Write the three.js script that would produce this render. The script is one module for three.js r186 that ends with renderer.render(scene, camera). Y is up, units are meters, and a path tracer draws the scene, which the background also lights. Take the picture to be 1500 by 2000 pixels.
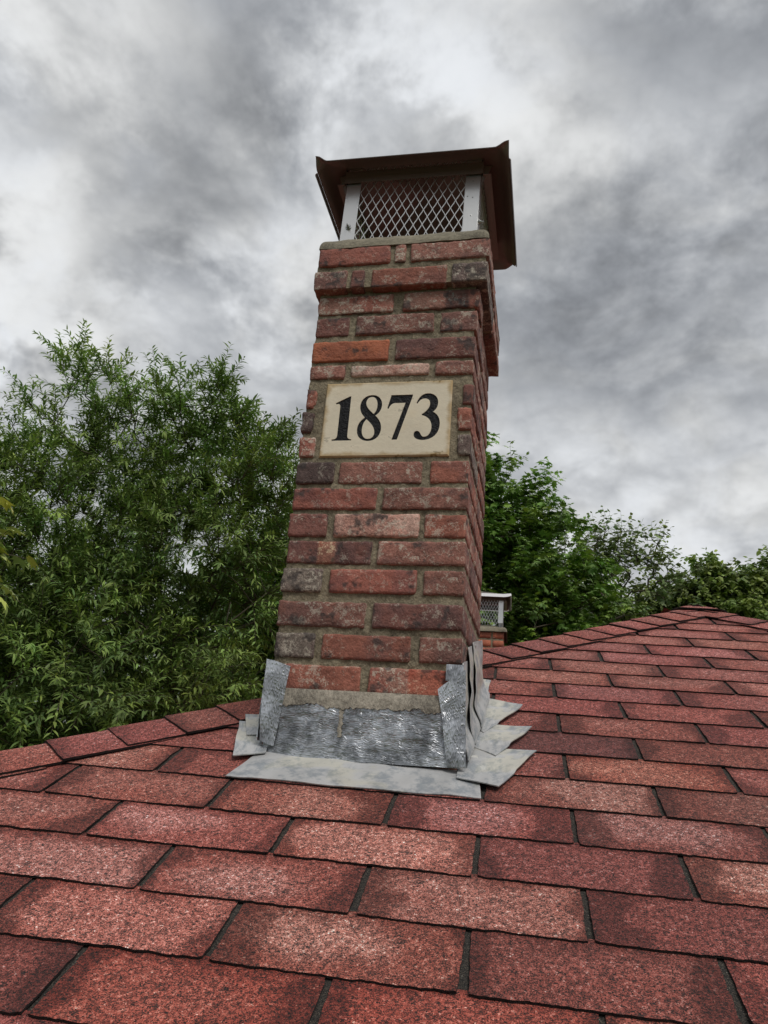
import * as THREE from 'three';
import { ImprovedNoise } from 'three/addons/math/ImprovedNoise.js';
import { mergeGeometries } from 'three/addons/utils/BufferGeometryUtils.js';

// ---------------------------------------------------------------- camera, sky, sun, exposure
const H = 5.5;                                   // height of the roof's reference course above the ground
const rad = (d) => d * Math.PI / 180;
const scene = new THREE.Scene();
const camera = new THREE.PerspectiveCamera(66.85, 0.75, 0.05, 900);
camera.position.set(0.0501, H + 0.1532, 1.2263);
camera.up.set(-0.02826, 0.93175, 0.36199);
camera.lookAt(0.0501 - 0.16897, H + 0.1532 + 0.35248, 1.2263 - 0.92044);
camera.updateMatrixWorld();
const renderer = new THREE.WebGLRenderer({ antialias: true });
renderer.toneMapping = THREE.LinearToneMapping;
renderer.toneMappingExposure = 1.4;
renderer.shadowMap.enabled = true;

const perlin = new ImprovedNoise();
const noise = (x, y, z) => perlin.noise(x, y, z);
function fbm(x, y, z, oct = 4, gain = 0.5) {
  let a = 1, s = 0, n = 0;
  for (let i = 0; i < oct; i++) { s += a * perlin.noise(x, y, z); n += a; a *= gain; x = x * 2.03 + 7.1; y = y * 2.03 + 3.7; z = z * 2.03 + 1.3; }
  return s / n;
}
const clamp = (x, a = 0, b = 1) => Math.min(b, Math.max(a, x));
const smooth = (a, b, x) => { const t = clamp((x - a) / (b - a)); return t * t * (3 - 2 * t); };
const lin = (s) => (s <= 0.04045 ? s / 12.92 : Math.pow((s + 0.055) / 1.055, 2.4));
const srgb = (l) => (l <= 0.0031308 ? l * 12.92 : 1.055 * Math.pow(l, 1 / 2.4) - 0.055);

// overcast sky: layered stratocumulus with brighter and darker banks (azimuth from -z, elevation, width, height in degrees, strength)
const BANKS = [
  [-8.5, 51, 7, 5, 0.2], [-44, 46, 10, 5, 0.15], [-45, 38, 5, 5, 0.16], [-42, 33, 6, 5, 0.2], [-37, 28, 7, 4, 0.19], [-23, 37, 6, 5, 0.1],
  [-27, 49, 4, 7, -0.19], [-31, 42.5, 6, 3, -0.12], [-40, 39.5, 6, 2.6, -0.15], [8.9, 37.5, 9, 4.5, -0.17], [3.4, 32, 7, 3.5, -0.12], [16, 46, 8, 5, -0.04],
  [8, 28.5, 7, 3, -0.06], [-34, 33.5, 5, 3, -0.16], [-9.5, 47.5, 4, 2.6, -0.13], [18, 52, 8, 4, -0.15], [12, 19, 14, 5, 0.12], [1, 45, 6, 5, 0.04],
  [-14, 36, 5, 5, 0.05], [-18, 50, 6, 6, 0.06], [-24, 31, 9, 2.5, -0.07], [14, 25, 8, 3, 0.05],
];
const SKY = 1 / 1.4;
function makeSky() {
  const w = 4096, h = 2048, d = new Float32Array(w * h * 4);
  for (let j = 0; j < h; j++) {
    const el = ((j + 0.5) / h - 0.5) * Math.PI, y = Math.sin(el), c = Math.cos(el);
    for (let i = 0; i < w; i++) {
      const k = (j * w + i) * 4;
      let r, g, b;
      if (y < -0.02) { r = 0.09; g = 0.1; b = 0.075; } else {
        const a = ((i + 0.5) / w - 0.5) * 2 * Math.PI, x = Math.cos(a) * c, z = Math.sin(a) * c;
        const q = 1 / (Math.max(y, 0) + 0.32), px = x * q, pz = z * q;
        const wx = fbm(px * 2.6, pz * 2.6, 4.2, 3), wz = fbm(px * 2.6 + 9, pz * 2.6 - 5, 8.2, 3);
        const n1 = fbm(px * 1.9 + wx * 0.35, pz * 1.9 + wz * 0.35, 1.7, 6, 0.55);
        const n2 = fbm(px * 6.5 + wx * 0.7, pz * 6.5 + wz * 0.7, 5.1, 7, 0.6), n3 = fbm(x * 9, y * 13, z * 9, 6, 0.62);
        const az = Math.atan2(x, -z) * 180 / Math.PI + wx * 5 + n2 * 9 + n3 * 5, ee = el * 180 / Math.PI + wz * 4 + n3 * 7 + n2 * 3;
        let bil = 0, ba = 1, bf = 4.2, bn = 0;                        // lumpy undersides
        for (let o = 0; o < 5; o++) { bil += ba * Math.abs(perlin.noise(px * bf + n1 * 0.8, pz * bf + n2 * 0.5, 2.2 + o * 3.1)); bn += ba; ba *= 0.56; bf *= 2.1; }
        bil = bil / bn - 0.2;
        let v = 0.7 + 0.15 * n1 + 0.17 * Math.tanh(2.2 * n2) * 0.7 + 0.12 * Math.tanh(2 * n3) * 0.8 + 0.34 * bil + 0.03 * y;
        for (const B of BANKS) {
          let da = az - B[0]; if (da > 180) da -= 360; if (da < -180) da += 360;
          da *= Math.cos(el) / B[2]; const de = (ee - B[1]) / B[3], s = da * da + de * de;
          if (s < 9) v += 0.85 * B[4] * Math.exp(-s * 0.8);
        }
        v = v < 0.5 ? 0.5 - 0.09 * (1 - Math.exp((v - 0.5) / 0.09)) : v > 0.85 ? 0.85 + 0.1 * (1 - Math.exp((0.85 - v) / 0.1)) : v;
        const cool = smooth(0.85, 0.5, v) * 0.02 + 0.006 * Math.sin(n1 * 14);
        r = lin(v * (0.99 - cool * 0.7)); g = lin(v * (1.0 - cool * 0.1)); b = lin(v * (1.01 + cool * 1.1)); r *= SKY; g *= SKY; b *= SKY;
      }
      d[k] = r; d[k + 1] = g; d[k + 2] = b; d[k + 3] = 1;
    }
  }
  const t = new THREE.DataTexture(d, w, h, THREE.RGBAFormat, THREE.FloatType);
  t.mapping = THREE.EquirectangularReflectionMapping; t.magFilter = t.minFilter = THREE.LinearFilter; t.needsUpdate = true;
  return t;
}
scene.background = makeSky();
scene.environment = scene.background;
const sun = new THREE.DirectionalLight(new THREE.Color().setRGB(1, 0.965, 0.91), 1.5);
sun.position.set(7, H + 17, 9); sun.target.position.set(0, H, 0);
sun.castShadow = true; sun.shadow.radius = 45; sun.shadow.mapSize.set(2048, 2048);
Object.assign(sun.shadow.camera, { left: -30, right: 30, top: 30, bottom: -30, near: 0.5, far: 90 });
scene.add(sun, sun.target);

// ---------------------------------------------------------------- helpers
function rng(seed) { let s = seed >>> 0; return () => { s = (s + 0x6d2b79f5) | 0; let t = Math.imul(s ^ (s >>> 15), 1 | s); t = (t + Math.imul(t ^ (t >>> 7), 61 | t)) ^ t; return ((t ^ (t >>> 14)) >>> 0) / 4294967296; }; }
const V = (x, y, z) => new THREE.Vector3(x, y, z);
const used = new Map();
function numbered(name) { const n = used.get(name) || 0; used.set(name, n + 1); return n ? name + '_' + String(n).padStart(3, '0') : name; }
function part(name, geo, mat, parent, label) {
  const m = new THREE.Mesh(geo, mat); m.name = name; m.castShadow = m.receiveShadow = true; parent.add(m);
  if (label) m.userData.label = label;
  return m;
}
function thing(name, label, category, pos = [0, 0, 0], group) {
  const g = new THREE.Group(); g.name = numbered(name); g.position.set(...pos); g.userData = { label, category };
  if (group) g.userData.group = group;
  scene.add(g); return g;
}
function struct(name, geo, mat) { const m = part(numbered(name), geo, mat, scene); m.userData.kind = 'structure'; return m; }

class GB {                                        // collects vertices into one geometry
  constructor() { this.p = []; this.i = []; this.u = []; this.c = []; }
  v(x, y, z, u = 0, w = 0, c = null) { this.p.push(x, y, z); this.u.push(u, w); if (c) this.c.push(c[0], c[1], c[2]); return this.p.length / 3 - 1; }
  t(a, b, c) { this.i.push(a, b, c); }
  q(a, b, c, d) { this.i.push(a, b, c, a, c, d); }
  done() {
    const seen = new Int32Array(this.p.length / 3).fill(-1), P = [], U = [], C = []; let n = 0;      // drop vertices that no face uses
    this.i = this.i.map((k) => { if (seen[k] < 0) { seen[k] = n++; P.push(this.p[3 * k], this.p[3 * k + 1], this.p[3 * k + 2]); U.push(this.u[2 * k], this.u[2 * k + 1]); if (this.c.length) C.push(this.c[3 * k], this.c[3 * k + 1], this.c[3 * k + 2]); } return seen[k]; });
    this.p = P; this.u = U; this.c = C;
    const g = new THREE.BufferGeometry();
    g.setAttribute('position', new THREE.Float32BufferAttribute(this.p, 3));
    g.setAttribute('uv', new THREE.Float32BufferAttribute(this.u, 2));
    if (this.c.length) g.setAttribute('color', new THREE.Float32BufferAttribute(this.c, 3));
    g.setIndex(this.i); g.computeVertexNormals(); return g;
  }
}
// a bent metal or shingle sheet with thickness: P(s,t) gives the front surface
function sheet(P, nx, ny, thick, lu, lv, color, edgeColor) {
  const b = new GB(), F = [], B = [], e = 1e-3;
  const nrm = (s, t) => {
    const s0 = Math.max(0, s - e), s1 = Math.min(1, s + e), t0 = Math.max(0, t - e), t1 = Math.min(1, t + e);
    const a = V(...P(s1, t)).sub(V(...P(s0, t))), c = V(...P(s, t1)).sub(V(...P(s, t0)));
    return a.cross(c).normalize();
  };
  const pts = [];
  for (let j = 0; j <= ny; j++) for (let i = 0; i <= nx; i++) {
    const s = i / nx, t = j / ny, p = P(s, t), n = nrm(s, t);
    pts.push([p, [p[0] - n.x * thick, p[1] - n.y * thick, p[2] - n.z * thick], s, t]);
  }
  for (const [p, k, s, t] of pts) F.push(b.v(...p, s * lu, t * lv, color ? color(s, t) : null));
  for (const [p, k, s, t] of pts) B.push(b.v(...k, s * lu, t * lv, color ? color(s, t) : null));
  const id = (i, j) => j * (nx + 1) + i;
  for (let j = 0; j < ny; j++) for (let i = 0; i < nx; i++) {
    b.q(F[id(i, j)], F[id(i + 1, j)], F[id(i + 1, j + 1)], F[id(i, j + 1)]);
    b.q(B[id(i, j)], B[id(i, j + 1)], B[id(i + 1, j + 1)], B[id(i + 1, j)]);
  }
  const ring = [];
  for (let i = 0; i < nx; i++) ring.push(id(i, 0));
  for (let j = 0; j < ny; j++) ring.push(id(nx, j));
  for (let i = nx; i > 0; i--) ring.push(id(i, ny));
  for (let j = ny; j > 0; j--) ring.push(id(0, j));
  const R0 = ring.map((k) => b.v(...pts[k][0], pts[k][2] * lu, pts[k][3] * lv, color ? edgeColor || color(pts[k][2], pts[k][3]) : null));
  const R1 = ring.map((k) => b.v(...pts[k][1], pts[k][2] * lu, pts[k][3] * lv + thick, color ? edgeColor || color(pts[k][2], pts[k][3]) : null));
  for (let k = 0; k < ring.length; k++) { const m = (k + 1) % ring.length; b.q(R0[m], R0[k], R1[k], R1[m]); }
  return b.done();
}
// bilinear patch through four corners (a b bottom, d c top)
const patch = (a, b, c, d, f) => (s, t) => {
  const p = [0, 1, 2].map((k) => (a[k] * (1 - s) + b[k] * s) * (1 - t) + (d[k] * (1 - s) + c[k] * s) * t);
  return f ? f(p, s, t) : p;
};
function tex(w, h, f, isColor) {
  const d = new Uint8Array(w * h * 4);
  for (let j = 0; j < h; j++) for (let i = 0; i < w; i++) {
    const c = f(i, j), k = (j * w + i) * 4;
    if (typeof c === 'number') d[k] = d[k + 1] = d[k + 2] = clamp(c) * 255; else { d[k] = clamp(c[0]) * 255; d[k + 1] = clamp(c[1]) * 255; d[k + 2] = clamp(c[2]) * 255; }
    d[k + 3] = 255;
  }
  return dataTex(d, w, h, isColor);
}
function dataTex(d, w, h, isColor) {
  const t = new THREE.DataTexture(d, w, h); t.wrapS = t.wrapT = THREE.RepeatWrapping; t.magFilter = THREE.LinearFilter; t.minFilter = THREE.LinearMipmapLinearFilter; t.generateMipmaps = true;
  if (isColor) t.colorSpace = THREE.SRGBColorSpace;
  t.needsUpdate = true; return t;
}
// noise that repeats over n cells, used in tiling textures
function tileNoise(n, seed) {
  const r = rng(seed), g = new Float32Array(n * n); for (let i = 0; i < n * n; i++) g[i] = r();
  return (x, y) => {                              // x, y in 0..1
    x = ((x % 1) + 1) % 1 * n; y = ((y % 1) + 1) % 1 * n; const i = Math.floor(x), j = Math.floor(y); let a = x - i, b = y - j; a = a * a * (3 - 2 * a); b = b * b * (3 - 2 * b);
    const i1 = (i + 1) % n, j1 = (j + 1) % n, I = i % n, J = j % n;
    return (g[J * n + I] * (1 - a) + g[J * n + i1] * a) * (1 - b) + (g[j1 * n + I] * (1 - a) + g[j1 * n + i1] * a) * b;
  };
}
function tileFbm(ns, seed, gain = 0.5) { const f = ns.map((n, i) => tileNoise(n, seed + i * 31)); return (x, y) => { let a = 1, s = 0, t = 0; for (const q of f) { s += a * q(x, y); t += a; a *= gain; } return s / t; }; }

// ---------------------------------------------------------------- materials
// mineral granules of the shingles: stones about 1.5 mm across, stamped one over the other; one tile is 1.28 m
function granules(seed, palette, w = 2048, big = 0.28) {
  const r = rng(seed), col = new Uint8Array(w * w * 4), hgt = new Uint8Array(w * w * 4);
  const total = palette.reduce((s, p) => s + p[3], 0), clump = tileFbm([230, 430], seed + 5, 1);
  const n = Math.floor(w * w * 0.42);
  for (let k = 0; k < n; k++) {
    const x = r() * w, y = r() * w, m = clump(x / w, y / w);
    let q = clamp(r() * 0.62 + (m - 0.5) * 0.7 + 0.19) * total * 0.9999, c = palette[palette.length - 1];
    for (const p of palette) { if (q < p[3]) { c = p; break; } q -= p[3]; }
    const f = 0.8 + 0.4 * r(), R = srgb(clamp(c[0] * f)) * 255, G = srgb(clamp(c[1] * f)) * 255, B = srgb(clamp(c[2] * f)) * 255, z = 60 + r() * 195;
    const rx = 0.7 + r() * (r() < big ? 2.0 : 0.9), ry = 0.7 + r() * 0.9, x0 = Math.floor(x - rx), x1 = Math.ceil(x + rx), y0 = Math.floor(y - ry), y1 = Math.ceil(y + ry);
    for (let j = y0; j <= y1; j++) for (let i = x0; i <= x1; i++) {
      const e = ((i - x) / rx) ** 2 + ((j - y) / ry) ** 2; if (e > 1.15) continue;
      const o = (((j + w) % w) * w + ((i + w) % w)) * 4;
      col[o] = R; col[o + 1] = G; col[o + 2] = B; col[o + 3] = 255;
      hgt[o] = hgt[o + 1] = hgt[o + 2] = z * (1 - 0.4 * e); hgt[o + 3] = 255;
    }
  }
  return [dataTex(col, w, w, true), dataTex(hgt, w, w, false)];
}
const [granCol, granHgt] = granules(11, [[0.022, 0.015, 0.014, 2.4], [0.075, 0.029, 0.024, 3.0], [0.2, 0.05, 0.038, 3.4], [0.35, 0.098, 0.076, 3.6], [0.45, 0.165, 0.135, 2.6], [0.56, 0.31, 0.275, 1.5], [0.72, 0.56, 0.52, 0.5]]);
const GT = 1.28;
const M = {};
M.shingle = new THREE.MeshStandardMaterial({ name: 'shingle', map: granCol, bumpMap: granHgt, bumpScale: 0.002, roughness: 0.88, vertexColors: true });
const [darkCol, darkHgt] = granules(77, [[0.012, 0.011, 0.01, 4], [0.03, 0.026, 0.022, 3], [0.07, 0.055, 0.042, 2], [0.12, 0.11, 0.085, 1.2], [0.28, 0.27, 0.22, 0.4]], 512);
M.deck = new THREE.MeshStandardMaterial({ name: 'deck', map: darkCol, bumpMap: darkHgt, bumpScale: 0.0015, roughness: 0.95 });

function brickTexture(seed, base, alt, salt, soot, grain) {
  const W = 512, Hh = 512, a = tileFbm([5, 11, 24, 50], seed), b = tileFbm([4, 9, 20], seed + 100), c = tileFbm([10, 34, 90, 180], seed + 200, 0.85), e = tileFbm([64, 160, 256], seed + 300, 0.9), r = rng(seed);
  const f = tileFbm([7, 18, 40], seed + 400, 0.6);
  return tex(W, Hh, (i, j) => {
    const x = i / W, y = j / Hh, m = smooth(0.42, 0.62, b(x, y)), k = 0.62 + 0.75 * a(x, y) + grain * (e(x, y) - 0.5) * 2.4 + (r() - 0.5) * grain;
    let q = base.map((v, n) => (v * (1 - m) + alt[n] * m) * Math.max(0.15, k));
    const s = smooth(0.66 - salt * 0.22, 0.8 - salt * 0.16, c(x, y)) * clamp(salt * 1.4) * 0.75;
    q = q.map((v, n) => v * (1 - s) + [0.5, 0.45, 0.37][n] * s);
    const d = smooth(0.66 - soot * 0.25, 0.84 - soot * 0.2, f(x, y)) * 0.82;
    q = q.map((v, n) => v * (1 - d) + [0.045, 0.036, 0.034][n] * d);
    return q.map(srgb);
  }, true);
}
const brickHgt = (() => { const a = tileFbm([12, 30, 70, 150, 256], 901, 0.72), b = tileFbm([6, 14], 940); return tex(512, 512, (i, j) => { const x = i / 512, y = j / 512; let v = a(x, y); v -= 0.5 * smooth(0.66, 0.8, b(x * 2, y * 2)) * (1 - v); return clamp((v - 0.2) * 1.6); }); })();
const BT = {                                       // the kinds of brick in the stack
  P: [1, [0.23, 0.102, 0.078], [0.17, 0.082, 0.068], 0.56, 0.2, 0.42], R: [2, [0.245, 0.09, 0.062], [0.19, 0.076, 0.058], 0.46, 0.25, 0.4],
  O: [3, [0.39, 0.125, 0.062], [0.31, 0.1, 0.055], 0.06, 0.08, 0.22], K: [4, [0.085, 0.055, 0.05], [0.11, 0.06, 0.054], 0.36, 0.5, 0.4],
  W: [5, [0.4, 0.21, 0.165], [0.46, 0.29, 0.235], 0.6, 0.05, 0.6], B: [6, [0.25, 0.125, 0.095], [0.26, 0.095, 0.07], 0.66, 0.25, 0.4],
  G: [7, [0.18, 0.145, 0.12], [0.13, 0.09, 0.08], 0.62, 0.45, 0.65], S: [8, [0.27, 0.095, 0.07], [0.215, 0.08, 0.065], 0.34, 0.15, 0.34],
  D: [9, [0.18, 0.075, 0.06], [0.14, 0.066, 0.058], 0.45, 0.35, 0.38], N: [10, [0.4, 0.125, 0.07], [0.33, 0.11, 0.07], 0.08, 0.06, 0.2],
};
for (const k in BT) M['brick' + k] = new THREE.MeshStandardMaterial({ name: 'brick', map: brickTexture(...BT[k].map((v, i) => (i ? v : v * 57))), bumpMap: brickHgt, bumpScale: 0.0022, roughness: 0.92, vertexColors: true });
const mortarCol = (() => { const a = tileFbm([4, 10, 26], 501), b = tileFbm([60, 140, 256], 531, 0.9), r = rng(5); return tex(512, 512, (i, j) => { const x = i / 512, y = j / 512, k = 0.42 + 0.8 * a(x, y) + (b(x, y) - 0.5) * 1.1 + (r() - 0.5) * 0.3; return [srgb(0.222 * k), srgb(0.186 * k), srgb(0.126 * k)]; }, true); })();
const mortarHgt = (() => { const a = tileFbm([10, 30, 80, 200], 601, 0.75); return tex(512, 512, (i, j) => a(i / 512, j / 512)); })();
M.mortar = new THREE.MeshStandardMaterial({ name: 'mortar', map: mortarCol, bumpMap: mortarHgt, bumpScale: 0.004, roughness: 0.95 });
M.flaunch = new THREE.MeshStandardMaterial({ name: 'flaunch', map: mortarCol, bumpMap: mortarHgt, bumpScale: 0.002, roughness: 0.95, color: new THREE.Color().setRGB(1.0, 1.06, 1.16) });
M.smear = new THREE.MeshStandardMaterial({ name: 'smear', map: mortarCol, bumpMap: mortarHgt, bumpScale: 0.003, roughness: 0.95, color: new THREE.Color().setRGB(1.35, 1.45, 1.75) });
// lead: dressed sheet with horizontal crinkles, and smoother weathered sheet
const crinkle = (() => { const a = tileFbm([9, 20], 711, 0.7), n = 1024, w = tileNoise(14, 722), c = tileFbm([40, 110], 733);
  const fine = (() => { const f = tileNoise(64, 744); return (x, y) => f(x * 0.34375 * 0 + x, y); })();
  const g = rng(745), W = 36, Hh = 165, q = new Float32Array(W * Hh).map(() => g());
  const stretched = (x, y) => { x = ((x % 1) + 1) % 1 * W; y = ((y % 1) + 1) % 1 * Hh; const i = Math.floor(x), j = Math.floor(y); let u = x - i, v = y - j; u = u * u * (3 - 2 * u); v = v * v * (3 - 2 * v); const i1 = (i + 1) % W, j1 = (j + 1) % Hh; return (q[j * W + i] * (1 - u) + q[j * W + i1] * u) * (1 - v) + (q[j1 * W + i] * (1 - u) + q[j1 * W + i1] * u) * v; };
  return tex(n, n, (i, j) => { const x = i / n, y = j / n, k = stretched(x + 0.03 * (w(x, y) - 0.5), y + 0.05 * (a(x, y) - 0.5)); return clamp(0.15 + 0.55 * (1 - Math.abs(k - 0.5) * 2) + 0.3 * a(x, y) + 0.12 * (c(x, y) - 0.5)); }); })();
const leadCol = (() => { const a = tileFbm([5, 12, 28], 811, 0.6), b = tileFbm([14, 40, 110], 821, 0.7), r = rng(9); return tex(512, 512, (i, j) => { const x = i / 512, y = j / 512, k = 0.25 + 0.3 * a(x, y), s = smooth(0.5, 0.68, b(x, y)) * 0.35 + (r() - 0.5) * 0.04; const v = k * (1 - s) * (0.8 + 0.6 * smooth(0.35, 0.65, a(y, x))); return [srgb(v * 0.97), srgb(v * 1.0), srgb(v * 1.03)]; }, true); })();
const weatherCol = (() => { const a = tileFbm([4, 9, 22], 831, 0.65), b = tileFbm([10, 26, 64, 150], 841, 0.7), r = rng(19); return tex(1024, 1024, (i, j) => { const x = i / 1024, y = j / 1024, m = smooth(0.42, 0.72, b(x, y)) * 0.75, k = 0.36 + 0.2 * a(x, y) + (r() - 0.5) * 0.03, w = smooth(0.55, 0.7, a(y, x)); return [srgb(k * (1 - 0.52 * m) * (1 + 0.07 * w)), srgb(k * (1 - 0.46 * m) * (1 + 0.04 * w)), srgb(k * (1 - 0.4 * m) * (1 - 0.07 * w))]; }, true); })();
const dents = (() => { const a = tileFbm([4, 9, 20, 44], 851, 0.55); return tex(512, 512, (i, j) => a(i / 512, j / 512)); })();
M.leadCrinkle = new THREE.MeshStandardMaterial({ name: 'lead_crinkle', map: leadCol, color: new THREE.Color().setRGB(0.98, 0.99, 1.03), bumpMap: crinkle, bumpScale: 0.0014, metalness: 0.85, roughness: 0.35 });
const crinkleUp = crinkle.clone(); crinkleUp.rotation = Math.PI / 2; crinkleUp.needsUpdate = true;
M.leadFold = new THREE.MeshStandardMaterial({ name: 'lead_fold', map: leadCol, color: new THREE.Color().setRGB(1.25, 1.25, 1.28), bumpMap: crinkleUp, bumpScale: 0.0016, metalness: 0.9, roughness: 0.3 });
M.leadDull = new THREE.MeshStandardMaterial({ name: 'lead_dull', map: weatherCol, bumpMap: dents, bumpScale: 0.004, metalness: 0.35, roughness: 0.55 });
M.galv = new THREE.MeshStandardMaterial({ name: 'bare_metal', color: new THREE.Color().setRGB(0.72, 0.71, 0.69), bumpMap: dents, bumpScale: 0.0004, metalness: 0.9, roughness: 0.3 });
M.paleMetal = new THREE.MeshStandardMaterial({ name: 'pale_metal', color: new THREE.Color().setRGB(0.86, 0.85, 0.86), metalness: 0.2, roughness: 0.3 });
M.steel = new THREE.MeshStandardMaterial({ name: 'steel', color: new THREE.Color().setRGB(0.45, 0.45, 0.44), metalness: 0.95, roughness: 0.3 });
M.copper = new THREE.MeshPhysicalMaterial({ name: 'brown_metal', color: new THREE.Color().setRGB(0.165, 0.125, 0.112), bumpMap: dents, bumpScale: 0.0015, metalness: 0.25, roughness: 0.38, clearcoat: 0.5, clearcoatRoughness: 0.25 });
const stoneCol = (() => { const a = tileFbm([3, 7, 16], 861, 0.6), b = tileFbm([40, 120, 250], 871, 0.8), r = rng(29); return tex(512, 512, (i, j) => { const x = i / 512, y = j / 512, k = 0.98 + 0.26 * a(x, y) + (b(x, y) - 0.5) * 0.16, s = smooth(0.6, 0.78, a(y + 0.3, x)) * 0.16; return [srgb(0.6 * k), srgb(0.535 * k * (1 - 0.3 * s)), srgb(0.4 * k * (1 - s))]; }, true); })();
const plateCol = (() => { const a = tileFbm([3, 7, 16], 861, 0.6), b = tileFbm([40, 120, 250], 871, 0.8), e = tileFbm([8, 20, 60], 877, 0.7), r = rng(29); return tex(512, 328, (i, j) => { const x = i / 512, y = j / 328, k = 1.0 + 0.2 * a(x, y) + (b(x, y) - 0.5) * 0.16, d = Math.min(x, 1 - x, y * 0.64, (1 - y) * 0.64), g = smooth(0.045, 0.0, d - 0.05 * (e(x, y) - 0.5)) * 0.42, s = smooth(0.55, 0.75, a(y + 0.3, x)) * 0.14 + g, p = e(y, x) > 0.8 ? 0.3 : 0; return [srgb(0.62 * k * (1 - 0.8 * g - p)), srgb(0.555 * k * (1 - 0.85 * g - 0.2 * s - p)), srgb(0.43 * k * (1 - 0.9 * g - 0.5 * s - p))]; }, true); })();
M.plate = new THREE.MeshStandardMaterial({ name: 'date_stone', map: plateCol, bumpMap: mortarHgt, bumpScale: 0.0006, roughness: 0.75 });
M.stone = new THREE.MeshStandardMaterial({ name: 'stone', map: stoneCol, bumpMap: mortarHgt, bumpScale: 0.0008, roughness: 0.75 });
const hammer = (() => { const a = tileFbm([26, 60], 881, 0.6); return tex(256, 256, (i, j) => a(i / 256, j / 256)); })();
M.black = new THREE.MeshPhysicalMaterial({ specularIntensity: 0.45, name: 'black_paint', color: new THREE.Color().setRGB(0.007, 0.007, 0.0085), bumpMap: hammer, bumpScale: 0.0022, roughness: 0.6 });
M.render = new THREE.MeshStandardMaterial({ name: 'wall_brick', map: mortarCol, color: new THREE.Color().setRGB(1.3, 0.8, 0.75), roughness: 0.95 });
M.white = new THREE.MeshStandardMaterial({ name: 'white_paint', color: new THREE.Color().setRGB(0.75, 0.75, 0.73), roughness: 0.6 });
const grassCol = (() => { const a = tileFbm([5, 14, 40, 120, 250], 891, 0.75); return tex(512, 512, (i, j) => { const k = 0.4 + 1.2 * a(i / 512, j / 512); return [srgb(0.05 * k), srgb(0.085 * k), srgb(0.025 * k)]; }, true); })();
M.grass = new THREE.MeshStandardMaterial({ name: 'grass', map: grassCol, roughness: 1 });
const barkCol = (() => { const a = tileFbm([6, 20, 60], 895, 0.7); return tex(256, 256, (i, j) => { const k = 0.5 + a(i * 3 / 256, j / 256); return [srgb(0.085 * k), srgb(0.07 * k), srgb(0.05 * k)]; }, true); })();
M.bark = new THREE.MeshStandardMaterial({ name: 'bark', map: barkCol, bumpMap: barkCol, bumpScale: 0.01, roughness: 0.95 });

// ---------------------------------------------------------------- ground
{ const g = new THREE.CircleGeometry(420, 64); g.rotateX(-Math.PI / 2); const u = g.attributes.uv; for (let i = 0; i < u.count; i++) u.setXY(i, u.getX(i) * 240, u.getY(i) * 240); struct('ground', g, M.grass); }

// ---------------------------------------------------------------- the house and its hip roof
const TH = rad(25.6), ST = Math.sin(TH), CT = Math.cos(TH), E = 0.1341, TW = 0.333;
const PU = 0.82, PV = 2.455, HK = 1 / CT;           // peak of the front slope in slope coordinates, slope of its hips there
const roofPt = (u, v, n) => [u, H + v * ST + n * CT, -v * CT + n * ST];
const hipV = (u) => PV - HK * Math.abs(u - PU);     // hip line on the front slope
const house = thing('house', 'house with a red asphalt shingle hip roof carrying both brick chimneys', 'house');
const EV = -2.3, RX = (PV - EV) / HK, ZF = -EV * CT, ZP = -PV * CT, ZB = ZP - 6.8, YE = H + EV * ST, YP = H + PV * ST;
{
  // walls, a little in from the eaves
  const wi = 0.45, x0 = PU - RX + wi, x1 = PU + RX - wi, z1 = ZF - wi, z0 = ZB - (PV - EV) * CT + wi, top = YE - 0.12;
  const wall = (ax, az, bx, bz) => { const l = Math.hypot(bx - ax, bz - az), g = new THREE.BoxGeometry(l, top, 0.22); g.rotateY(-Math.atan2(bz - az, bx - ax)); g.translate((ax + bx) / 2, top / 2, (az + bz) / 2); part('wall', g, M.render, house); };
  wall(x0, z1, x1, z1); wall(x1 - 0.11, z1 - 0.12, x1 - 0.11, z0 + 0.12); wall(x1, z0, x0, z0); wall(x0 + 0.11, z0 + 0.12, x0 + 0.11, z1 - 0.12);
  const s = new THREE.BoxGeometry(2 * RX - 0.1, 0.03, ZF - (ZB - (PV - EV) * CT) - 0.1); s.translate(PU, top + 0.02, (ZF + ZB - (PV - EV) * CT) / 2); part('soffit', s, M.white, house);
  const b = ZB - (PV - EV) * CT;
  for (const [w, d, x, z] of [[2 * RX, 0.03, PU, ZF], [2 * RX, 0.03, PU, b], [0.03, ZF - b - 0.04, PU - RX, (ZF + b) / 2], [0.03, ZF - b - 0.04, PU + RX, (ZF + b) / 2]]) { const f = new THREE.BoxGeometry(w, 0.15, d); f.translate(x, YE - 0.075, z); part('fascia', f, M.white, house); }
}
// the deck under the shingles: four slopes meeting at hips and ridge
const roof = (() => {
  const b = new GB(), d = -0.0012, P = [PU, YP + d, ZP], Q = [PU, YP + d, ZB], zb = ZB - (PV - EV) * CT, y = YE + d;
  const A = [PU - RX, y, ZF], B = [PU + RX, y, ZF], C = [PU + RX, y, zb], D = [PU - RX, y, zb];
  const tri = (...l) => { const k = l.map((p) => b.v(...p, p[0] / 0.3, (p[1] - p[2]) / 0.3)); b.t(k[0], k[1], k[2]); if (k[3] !== undefined) b.t(k[0], k[2], k[3]); };
  tri(A, B, P); tri(B, C, Q, P); tri(C, D, Q); tri(D, A, P, Q);
  return part('roof', b.done(), M.deck, house);
})();
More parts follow.
